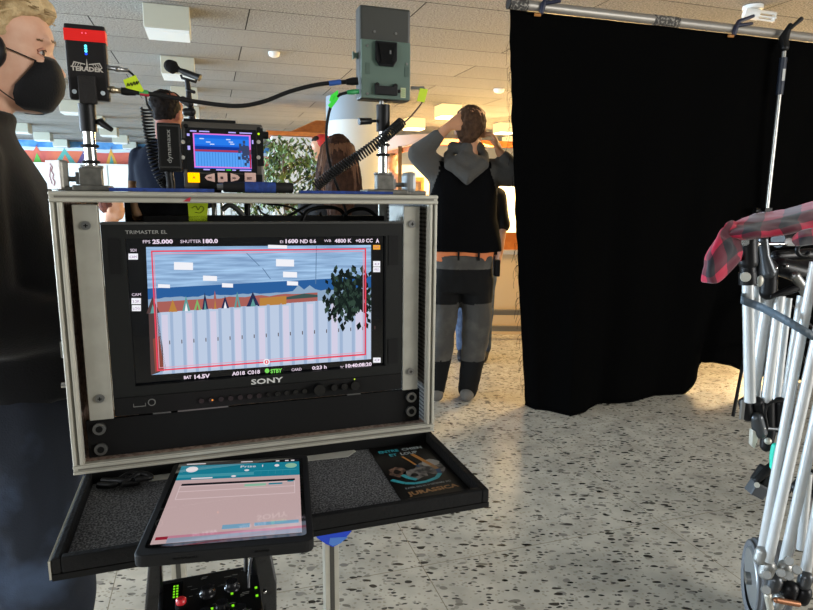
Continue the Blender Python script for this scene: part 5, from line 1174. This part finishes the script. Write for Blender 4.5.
# ------------------------------------------------------------------ weeping fig plant
def plant():
    pc=at(285,175,5.4); t=thing('potted_fig_tree','bushy green weeping fig in a pot, between the small monitor and the white partition','plant',(pc.x,5.4,0))
    MB().tube([(pc.x,5.4,0),(pc.x,5.4,.34),(pc.x,5.4,.36)],[.15,.19,.20],24).build('pot',mat('pot_white','#b5b1a6',.5),t)
    MB().cyl((pc.x,5.4,.361),(pc.x,5.4,.363),.18,24).build('soil',mat('soil','#33261c',.9),t)
    rr=random.Random(4); br=MB(); lf_=MB(); m1=mat('fig_leaf','#4f6a35',.45,noise_=(12,'#7f9a55',.35,.65)); m2=mat('fig_leaf_dark','#2f4526',.45)
    br.tube(cat_pts([(pc.x,5.4,.3),(pc.x+.03,5.42,.8),(pc.x-.02,5.4,1.3),(pc.x,5.4,1.7)],5),[.022-.0008*i for i in range(16)],8)
    for i in range(46):
        z=rr.uniform(.75,1.78); th=rr.uniform(0,2*pi); L_=rr.uniform(.16,.40)*(1.1-.55*max(0,(z-1.25)/.6)); b=V((pc.x,5.4,z-.1)); e=b+V((cos(th)*L_,sin(th)*L_,.10)); tip=e+V((cos(th)*.10,sin(th)*.10,-rr.uniform(.1,.3)))
        P=cat_pts([b,e,tip],5); br.tube(P,[.006-.0004*k for k in range(len(P))],5)
        for p in P[2:]:
            for k in range(7):
                c=p+V((rr.gauss(0,.035),rr.gauss(0,.035),rr.gauss(0,.035))); a=rr.uniform(0,2*pi); d=V((cos(a)*.6,sin(a)*.6,-rr.uniform(.3,1))).normalized(); s_=d.cross(V((rr.uniform(-1,1),rr.uniform(-1,1),.4))).normalized(); ll=rr.uniform(.045,.075)
                up=d.cross(s_)*.006
                lf_.use(m1 if rr.random()<.7 else m2).add([c,c+d*ll*.45+s_*ll*.2+up,c+d*ll,c+d*ll*.45-s_*ll*.2+up],[(0,1,2),(0,2,3)],True)
    br.build('branches',mat('bark','#5a4a38',.8),t); lf_.build('foliage',None,t,kind='stuff')
plant()

# ------------------------------------------------------------------ black curtain on its pole, and the pole's stand
PZ=2.30; PA=V((.545,3.50,PZ)); pd_=V((1,.31,0)).normalized()
def pole_at(x): return PA+pd_*((x-PA.x)/pd_.x)
pole=thing('curtain_pole','long grey metal pole under the ceiling carrying the black curtain','pole',PA)
MB().tube([PA,PA+pd_*3.6],.028,20).build('tube',mat('pole_grey','#8b8780',.4,.4),pole)
MB().tube([PA-pd_*.005,PA+pd_*.10],.0305,20).build('worn_tape',mat('worn_tape','#3a3835',.8,noise_=(70,'#8a857c',.5,.6)),pole)
MB().tube([PA-pd_*.012,PA-pd_*.004],.030,20).build('end_cap',blk,pole)
xq=at(665,22,3.8).x; MB().tube([pole_at(xq)-pd_*.09,pole_at(xq)+pd_*.09],.0295,20).build('worn_tape',mat('worn_tape','#3a3835'),pole)
def clamp(x,label):
    p=pole_at(x); t=thing('spring_clamp',label,'clamp',p+V((0,-.03,-.04))); m=mat('clamp_navy','#161a30',.5)
    MB().limb([p+V((.005,-.03,-.035)),p+V((.01,-.034,0)),p+V((.03,-.02,.035)),p+V((.11,-.03,.065))],[.014,.016,.014,.010],10).build('jaw',m,t)
    MB().limb([p+V((.02,-.03,.01)),p+V((.10,-.04,.02))],[.012,.009],10).build('handle',m,t)
    MB().cyl(p+V((-.035,-.036,-.05)),p+V((.0,-.036,-.052)),.008,10).build('tip',mat('clamp_tip','#a06a30',.6),t)
clamp(at(540,6,3.55).x,'dark blue spring clamp on the curtain pole near its left end'); clamp(at(731,27,3.95).x,'dark blue spring clamp on the curtain pole left of the stand')
def curtain():
    prof=[(0,(.745,3.60,0.004)),(.055,(.80,3.52,.004)),(.13,(.97,3.42,.003)),(.155,(1.06,3.50,.004)),(.22,(1.20,3.60,.004)),(.34,(1.52,3.74,.004)),(.45,(1.83,3.86,.004)),(.50,(1.95,3.92,.09)),(.53,(2.0,3.94,.19)),(.56,(2.06,3.95,.20)),(.62,(2.2,3.97,.17)),(.68,(2.34,4.0,.11)),(.8,(2.7,4.13,.02)),(1.0,(3.75,4.5,.004))]
    U=260;W=70; vs=[]
    for i in range(U+1):
        u=i/U; k=0
        while k<len(prof)-2 and prof[k+1][0]<u: k+=1
        f=(u-prof[k][0])/(prof[k+1][0]-prof[k][0]); f=min(max(f,0),1); b=V(prof[k][1]).lerp(V(prof[k+1][1]),f)
        top=PA+pd_*(u*3.4+.0)+V((0,-.004,-.031))
        for j in range(W+1):
            v=j/W; fold=.022*sin(u*46+.8*sin(u*9))*(.35+.65*v)+.016*noise.noise(V((u*24,v*2.0,1)))*(.3+v)
            edge=min(u/.02,1)
            vv=v**1.25
            p=top.lerp(b,v); x_=top.x+(b.x-top.x)*vv; p=V((x_,top.y+(b.y-top.y)*vv,PZ-.031+(b.z-PZ+.031)*v)); p+=V((.3,-1,0)).normalized()*fold*edge*(1 if v>.03 else .2)
            p.x+= (.010*noise.noise(V((v*22,3,0)))+.006*noise.noise(V((v*70,9,0))))*(1-min(u/.01,1))
            if v>.98 : p.z=max(p.z,.003)
            vs.append(p)
    fs=[(i*(W+1)+j,(i+1)*(W+1)+j,(i+1)*(W+1)+j+1,i*(W+1)+j+1) for i in range(U) for j in range(W)]
    t=thing('black_curtain','large black cloth backdrop hanging from the grey pole down to the floor','curtain',(1.0,3.6,0))
    mb=MB(); mb.add(vs,fs,True); o=mb.build('cloth',mat('black_molton','#050505',.98,spec=.02),t); q=o.modifiers.new('s','SOLIDIFY'); q.thickness=.002
    rr=random.Random(8); fr=MB()
    for k in range(46):
        j=rr.randint(2,W-2); p=vs[j]; q1=p+V((-rr.uniform(.004,.02),0,-rr.uniform(.0,.02))); q2=q1+V((rr.uniform(-.012,.008),0,-rr.uniform(.02,.07)))
        fr.tube(cat_pts([p,q1,q2,q2+V((rr.uniform(-.01,.01),0,-rr.uniform(.01,.03)))],3),.0011,4)
    fr.build('frayed_threads',mat('black_molton','#050505'),t,kind='stuff')
    hm_=[V((p.x,p.y,max(p.z,.007))) for p in [vs[i*(W+1)+W] for i in range(0,U+1,2)]]
    MB().tube(hm_,.008,8).build('hem',mat('black_molton','#050505'),t)
curtain()
sx=pole_at(at(783,34,4.0).x)
std=thing('backdrop_stand','tall silver backdrop stand with black head carrying the curtain pole','stand',(sx.x-.0,sx.y-.075,0))
bx_,by_=sx.x,sx.y-.085
MB().cyl((bx_,by_,.95),(bx_,by_,2.20),.0125,14).build('upper_tube',mat('tube_silver','#a9a8a2',.3,.8),std)
MB().cyl((bx_,by_,.10),(bx_,by_,.95),.017,14).build('lower_tube',blk,std)
MB().cyl((bx_,by_,1.92),(bx_,by_,2.14),.021,14).build('navy_collar',mat('collar_navy','#141c2a',.5),std)
MB().box(bx_-.008,bx_+.008,by_-.0235,by_-.0205,2.0,2.07).build('collar_label',mat('label_pale','#a8aaa8',.5),std)
MB().limb([(bx_,by_,2.20),(bx_+.0,by_+.02,2.26),(bx_+.02,by_+.0,2.33)],[.026,.030,.014],12).build('head',blk,std)
MB().limb([(bx_+.02,by_-.01,2.31),(bx_+.07,by_-.02,2.36)],[.010,.014],10).build('head_handle',blk,std)
kp=at(757,211,by_); MB().tube([(bx_,by_,kp.z),kp+V((.02,0,0)),kp+V((.015,0,0)),kp+V((-.015,0,0))],[.006,.006,.02,.022],12).box(bx_-.022,bx_+.022,by_-.022,by_+.022,kp.z-.03,kp.z+.02).build('lock_knob',blk,std)
for (e,m_) in ((fl(733,416,.005),blk),(V((bx_+.75,by_-.2,.006)),blk),(V((bx_+.1,by_-.75,.006)),blk)):
    MB().tube([(bx_,by_,.80),(e.x,e.y,.006)],.010,8).build('leg',m_,std); MB().tube([(bx_,by_,.32),(bx_+(e.x-bx_)*.55,by_+(e.y-by_)*.55,.36)],.006,6).build('brace',blk,std)

# ------------------------------------------------------------------ folded tripods, strap, cart, plaid shirt
tube_m=mat('tripod_tube','#c6c9c8',.38,.25,noise_=(18,'#bfc2c2',.35,.65))
tfit=mat('tripod_fitting','#141416',.35)
def tg(px,py,Y): return at(px,py,Y)
def tube_leg(t,a,b,Ya,Yb,w_px,name='leg_tube'):
    A_,B_=at(a[0],a[1],Ya),at(b[0],b[1],Yb); r=w_px/2/FP*(Ya+Yb)/2; MB().cyl(A_,B_,r,20).build(name,tube_m,t); return A_,B_,r
T1=thing('folded_tripod','folded tripod with white legs and black joints hanging directly under the plaid shirt','tripod',at(768,440,1.72))
top=[((748,284),(750,402),1.66,11),((769,292),(752,402),1.72,11.5),((780,296),(766,402),1.70,10.5),((803,296),(786,402),1.74,10.5),((756,286),(757,402),1.76,8),((788,298),(776,402),1.78,8)]
for a,b,Y,wp in top: tube_leg(T1,a,b,Y,Y-.02,wp)
mb=MB(); a,b=at(747,238,1.66),at(748,262,1.66); mb.limb([a,b],[.025,.025],20); o=mb.build('pivot_head',tfit,T1)
MB().tube([at(745,242,1.628),at(745,242,1.620)],[.0115,.0105],20).build('silver_bolt',chrome,o)
for (y0_,y1_,r) in ((260,272,.020),(272,284,.023)): MB().tube([at(747.5,y0_,1.66),at(748,y1_,1.66)],r,18).build('joint',tfit,T1)
MB().box(at(742,268,1.635).x,at(750,268,1.635).x,1.633,1.640,at(0,270,1.635).z,at(0,267,1.635).z).build('silver_plate',steel,T1)
MB().tube([at(745.5,277,1.637),at(745.5,277,1.626)],[.0135,.0125],22).build('silver_knob',alu,T1)
MB().limb([at(763,240,1.70),at(765,256,1.70),at(769,272,1.70)],[.014,.013,.021],14).build('yoke',mat('fitting_grey','#4a4d50',.3,.6),T1)
MB().limb([at(769,268,1.71),at(768,292,1.71)],[.024,.023],16).build('joint',tfit,T1)
MB().ell(at(760,281,1.685),(.010,.006,.016),n=14).build('side_knob',alu,T1)
MB().tube([at(756,244,1.69),at(778,244,1.72),at(800,243,1.75)],.005,10).build('pivot_rod',chrome,T1); MB().ell(at(757,244,1.685),.008).build('rod_end',chrome,T1)
MB().tube([at(778,240,1.74),at(800,238,1.78)],.022,16).build('crossbar',tfit,T1)
MB().limb([at(776,256,1.74),at(815,254,1.78)],[.016,.018],12).build('crossbar',tfit,T1)
MB().limb([at(778,266,1.72),at(798,272,1.73),at(815,268,1.74)],[.026,.030,.026],14).build('casting',tfit,T1)
MB().limb([at(772,296,1.69),at(790,290,1.69),at(806,283,1.70)],[.006,.012,.014],12).build('casting',tfit,T1)
MB().limb([at(795,276,1.68),at(802,286,1.69),at(806,294,1.69)],[.013,.014,.013],12).build('clamp_ring',steel,T1)
MB().ell(at(787,266,1.69),.005).build('bolt',chrome,T1); MB().ell(at(776,268,1.685),.005).build('bolt',chrome,T1)
MB().tube([at(803+6*cos(t),250+6*sin(t),1.70) for t in [pi*k/8+.2 for k in range(12)]],.006,8).build('hook',tfit,T1)
# lower joints
mb=MB(); 
for (a,b,r) in (((745,403),(748,416),.018),((757,403),(762,421),.019),((768,403),(769,426),.018),((780,403),(780,428),.018),((788,404),(787,420),.017)): MB().limb([at(*a,1.68),at(*b,1.68)],[r,r*.9],14).build('lower_joint',tfit,T1)
MB().limb([at(757,418,1.665),at(760,432,1.665)],[.018,.020],14).build('foot_joint',mat('fitting_grey','#4a4d50'),T1)
MB().prism([at(*p,1.655) for p in ((753,430),(759,433),(758,440),(755,449),(752,446))],(0,.02,0)).build('silver_foot',alu,T1,bev=.003)
MB().limb([at(769,430,1.69),at(766,446,1.69)],[.020,.017],14).build('foot_joint',tfit,T1); MB().ell(at(768,441,1.672),.010).build('bolt',alu,T1)
MB().tube([at(762,428,1.66),at(790,430,1.68)],.006,8).build('bar',mat('fitting_grey','#4a4d50'),T1); MB().ell(at(763,428,1.655),.008).build('bolt',steel,T1)
MB().tube(cat_pts([at(*p,1.655) for p in ((790,402),(778,401),(768,405),(765,414),(767,426),(765,434))],5),.004,8).build('cable_loop',blk,T1)
MB().box(at(741,398,1.66).x,at(744,398,1.66).x,1.65,1.66,at(0,412,1.66).z,at(0,393,1.66).z).build('side_clip',steel,T1)
T2=thing('folded_tripod','larger folded tripod with long pale tubes leaning left at the right edge','tripod',at(790,590,1.52))
for a,b,wp,Y in (((815,262),(762,549),9.5,1.50),((829,283),(768,561),11,1.48),((846,283),(784,563),11,1.53),((862,283),(805,574),11,1.50),((808,473),(801,549),9,1.56)):
    tube_leg(T2,a,b,Y,Y,wp)
gf=mat('fitting_grey','#4a4d50'); gf2=mat('fitting_light','#9a9b98',.4,.6)
for p,r,m_ in (((762,552),.017,gf2),((768,566),.020,gf2),((785,567),.019,gf2),((806,577),.018,gf),((775,580),.020,gf),((790,588),.022,tfit),((804,592),.020,tfit),((780,598),.016,gf2)):
    a=at(p[0],p[1],1.49); MB().limb([a,a+V((-.004,0,-.02))],[r,r*.95],14).build('lower_joint',m_,T2)
for p in ((767,575),(781,573),(789,561),(789,576),(797,570),(766,590)): MB().tube([at(*p,1.455),at(*p,1.445)],[.012,.010],16).build('round_bolt',gf2,T2)
MB().limb([at(776,600,1.46),at(798,604,1.46)],[.008,.008],10).build('copper_link',mat('copper_part','#9a6a4c',.4,.7),T2)
MB().limb([at(768,596,1.47),at(770,607,1.47),at(772,622,1.47)],[.010,.009,.007],10).build('silver_foot',alu,T2)
# strap
P=[at(*p) for p in ((752,303,1.80),(743,297,1.66),(742,300,1.625),(760,307,1.60),(785,320,1.48),(815,337,1.45),(835,345,1.50))]
mb=MB(); C_=cat_pts(P,6)
for i in range(len(C_)-1):
    a,b=C_[i],C_[i+1]; hh=V((0,0,.011)); nn=(b-a).cross(V((0,0,1))).normalized()*.002
    mb.add([a-hh,b-hh,b+hh,a+hh,a-hh-nn,b-hh-nn,b+hh-nn,a+hh-nn],[(0,1,2,3),(7,6,5,4),(3,2,6,7),(4,5,1,0)],True)
one(mb,'strap',mat('slate_strap','#4b5964',.5),'slate grey strap holding the folded tripod legs together','strap')
# teal tape, black clamp
one(MB().limb([at(776,447,1.62),at(775,456,1.62),at(774,467,1.62)],[.012,.014,.011],10),'teal_tag',mat('teal_tape','#1fbfa4',.5),'bright teal tape tag beside the pale tripod tubes','tape')
ck=thing('black_clamp','black equipment clamp with square grey end, between the tripod tubes and floor','clamp',at(770,498,1.72))
Q=M.Rotation(R(28),4,'Y'); c_=at(757,489,1.70); MB(M.Translation(c_)@Q).box(-.022,.022,-.02,.02,-.020,.020,c=.004).build('end_block',mat('dark_grey_block','#3a3d40',.45),ck)
MB(M.Translation(at(768,481,1.72))@Q).box(-.035,.045,-.03,.03,-.025,.035,c=.008).build('clamp_body',blk,ck)
MB().limb([at(757,480,1.70),at(768,470,1.70),at(778,463,1.72)],[.010,.014,.016],12).build('clamp_arm',blk,ck); MB().tube([at(757,485,1.675),at(757,485,1.668)],.008,14).build('bolt',alu,ck)
MB().limb([at(766,490,1.70),at(785,488,1.72)],[.018,.02],12).build('clamp_tail',blk,ck)
MB().limb([at(798,488,1.60),at(812,478,1.60)],[.02,.025],12).build('rear_clamp',blk,ck)
# transport cart with pneumatic wheel
tc_=thing('equipment_cart','equipment cart with grooved rubber wheel carrying the folded tripods at the right edge','cart',(1.55,1.9,0))
wc=at(777,545,1.62); wr=.125; wc.z=wr+.002
wc=V((at(770,545,1.66).x,1.66,wr+.003))
def wheel(c,r,par):
    mb=MB(); ax=V((.92,-.30,.08)).normalized(); 
    prof=[(-.040,r*.74),(-.046,r*.84),(-.043,r*.91)]
    for k in range(15): x=-.040+.08*k/14; prof.append((x,(r-.5*x*x/r*1.6)*(1 if k%3 else .962)))
    prof+=[(.043,r*.91),(.046,r*.84),(.040,r*.74)]
    n=48; u=V((0,0,1)); w__=ax.cross(u); vs=[];fs=[]
    for x,rr_ in prof:
        for j in range(n): t=2*pi*j/n; vs.append(c+ax*x+(u*cos(t)+w__*sin(t))*rr_)
    k=len(prof)
    for i in range(k-1):
        for j in range(n): fs.append((i*n+j,i*n+(j+1)%n,(i+1)*n+(j+1)%n,(i+1)*n+j))
    mb.add(vs,fs,True); o=mb.build('tyre',mat('tyre_grey','#5b5d60',.75),par)
    MB().tube([c-ax*.041,c-ax*.036,c+ax*.036,c+ax*.041],[r*.70,r*.755,r*.755,r*.70],32).build('hub',mat('hub_grey','#8a8c8c',.4,.5),par); MB().tube([c-ax*.055,c+ax*.055],r*.15,16).build('axle',steel,par)
wheel(wc,wr,tc_); wheel(V((2.15,1.95,wr+.003)),wr,tc_)
MB().box(1.20,2.15,1.72,2.2,.20,.23).build('deck',blkm,tc_) if False else None
for x in (1.50,2.0): MB().cyl((x,2.05,.26),(x,2.05,1.02),.016,14).build('upright',steel,tc_)
MB().box(1.46,2.2,2.0,2.1,.2,.23).build('cross_member',blkm,tc_)
MB().limb([wc+V((.05,.02,0)),V((1.48,2.05,.215))],[.016,.016],12).build('axle_arm',steel,tc_)
MB().cyl((1.12,1.85,1.06),(2.2,2.1,1.06),.016,14).build('top_rail',blk,tc_)
MB().box(.98,1.9,1.72,2.0,1.063,1.075).build('top_tray',blkm,tc_) if False else None
# plaid shirt
def plaid():
    m=bpy.data.materials.new('red_black_plaid'); m.use_nodes=True; nt=m.node_tree; N=nt.nodes; L=nt.links; b=N['Principled BSDF']; b.inputs['Roughness'].default_value=.9; b.inputs['Sheen Weight'].default_value=.2
    uv=N.new('ShaderNodeUVMap'); sp=N.new('ShaderNodeSeparateXYZ'); L.new(uv.outputs[0],sp.inputs[0]); fac=[]
    for ax in (0,1):
        a=N.new('ShaderNodeMath'); a.operation='FRACT'; L.new(sp.outputs[ax],a.inputs[0]); g_=N.new('ShaderNodeMath'); g_.operation='GREATER_THAN'; g_.inputs[1].default_value=.5; L.new(a.outputs[0],g_.inputs[0]); fac.append(g_.outputs[0])
    s_=N.new('ShaderNodeMath'); s_.operation='ADD'; L.new(fac[0],s_.inputs[0]); L.new(fac[1],s_.inputs[1]); h=N.new('ShaderNodeMath'); h.operation='MULTIPLY'; h.inputs[1].default_value=.5; L.new(s_.outputs[0],h.inputs[0])
    r=N.new('ShaderNodeValToRGB'); r.color_ramp.interpolation='CONSTANT'; e=r.color_ramp.elements; e[0].position=0; e[0].color=srgb('#b81e40')+(1,); e[1].position=.4; e[1].color=srgb('#5c1a2c')+(1,); x=e.new(.8); x.color=srgb('#1e1e26')+(1,)
    L.new(h.outputs[0],r.inputs[0]); L.new(r.outputs[0],b.inputs['Base Color']); return m
plm=plaid()
def cloth_patch(rows,name,par,k,us,vs_,thick=.003,wr=.006,seed=0):
    """rows: list of control rows (world points); smooth surface through them"""
    R_=[cat_pts(r,6) for r in rows]; cols=list(zip(*R_)); Cc=[cat_pts(c,6) for c in cols]; nu=len(Cc); nv=len(Cc[0]); V_=[];uvs=[]
    for i in range(nu):
        for j in range(nv):
            p=V(Cc[i][j]); d=noise.noise(p*18+V((seed,0,0)))*wr+noise.noise(p*45+V((seed,3,0)))*wr*.4; p=p+V((.2,-.8,.5))*d; V_.append(p); uvs.append((i/(nu-1)*us,j/(nv-1)*vs_))
    F_=[(i*nv+j,(i+1)*nv+j,(i+1)*nv+j+1,i*nv+j+1) for i in range(nu-1) for j in range(nv-1)]
    mb=MB(); mb.add(V_,F_,True); o=mb.build(name,plm,par); ul=o.data.uv_layers.new(name='UVMap')
    for poly in o.data.polygons:
        for li in poly.loop_indices: ul.data[li].uv=uvs[o.data.loops[li].vertex_index]
    q=o.modifiers.new('s','SOLIDIFY'); q.thickness=thick; q.offset=-1; return o
ps=thing('plaid_shirt','red and black plaid flannel shirt draped over the folded tripods','shirt',at(760,235,1.7))
rows=[[at(737,222,1.72),at(757,214,1.80),at(785,210,1.86),at(812,202,1.92),at(860,188,1.96)],
      [at(726,228,1.66),at(755,222,1.66),at(783,217,1.68),at(813,208,1.72),at(860,196,1.76)],
      [at(726,235,1.60),at(752,230,1.58),at(780,226,1.60),at(810,218,1.64),at(860,210,1.66)],
      [at(733,238,1.60),at(752,236,1.57),at(783,233,1.58),at(812,228,1.60),at(860,225,1.62)],
      [at(738,240,1.64),at(755,238,1.63),at(785,234,1.65),at(815,231,1.66),at(860,232,1.66)]]
cloth_patch(rows,'shirt_body',ps,0,3.0,1.7,seed=1,wr=.012)
rows=[[at(741,222,1.70),at(738,230,1.64),at(740,240,1.62),at(741,250,1.64),at(739,262,1.66)],
      [at(733,220,1.66),at(728,232,1.60),at(731,243,1.58),at(735,253,1.60),at(737,262,1.63)],
      [at(726,224,1.63),at(717,240,1.58),at(719,252,1.57),at(722,265,1.58),at(722,279,1.60)],
      [at(722,230,1.62),at(709,254,1.58),at(709,266,1.57),at(711,276,1.58),at(713,283,1.59)],
      [at(722,230,1.66),at(708,252,1.62),at(705,264,1.61),at(702,274,1.61),at(702,281,1.62)]]
cloth_patch(rows,'sleeve',ps,0,1.3,2.3,seed=5,wr=.014)
rows=[[at(793,238,1.58),at(800,232,1.54),at(815,228,1.54),at(850,226,1.56)],
      [at(792,242,1.56),at(800,238,1.51),at(815,236,1.51),at(850,236,1.53)],
      [at(793,245,1.57),at(801,245,1.53),at(815,244,1.53),at(850,246,1.54)]]
cloth_patch(rows,'collar_fold',ps,0,1.6,1.0,seed=9)
MB().limb([at(789,242,1.56),at(798,244,1.55)],[.010,.006],10).build('white_tag',white,ps)
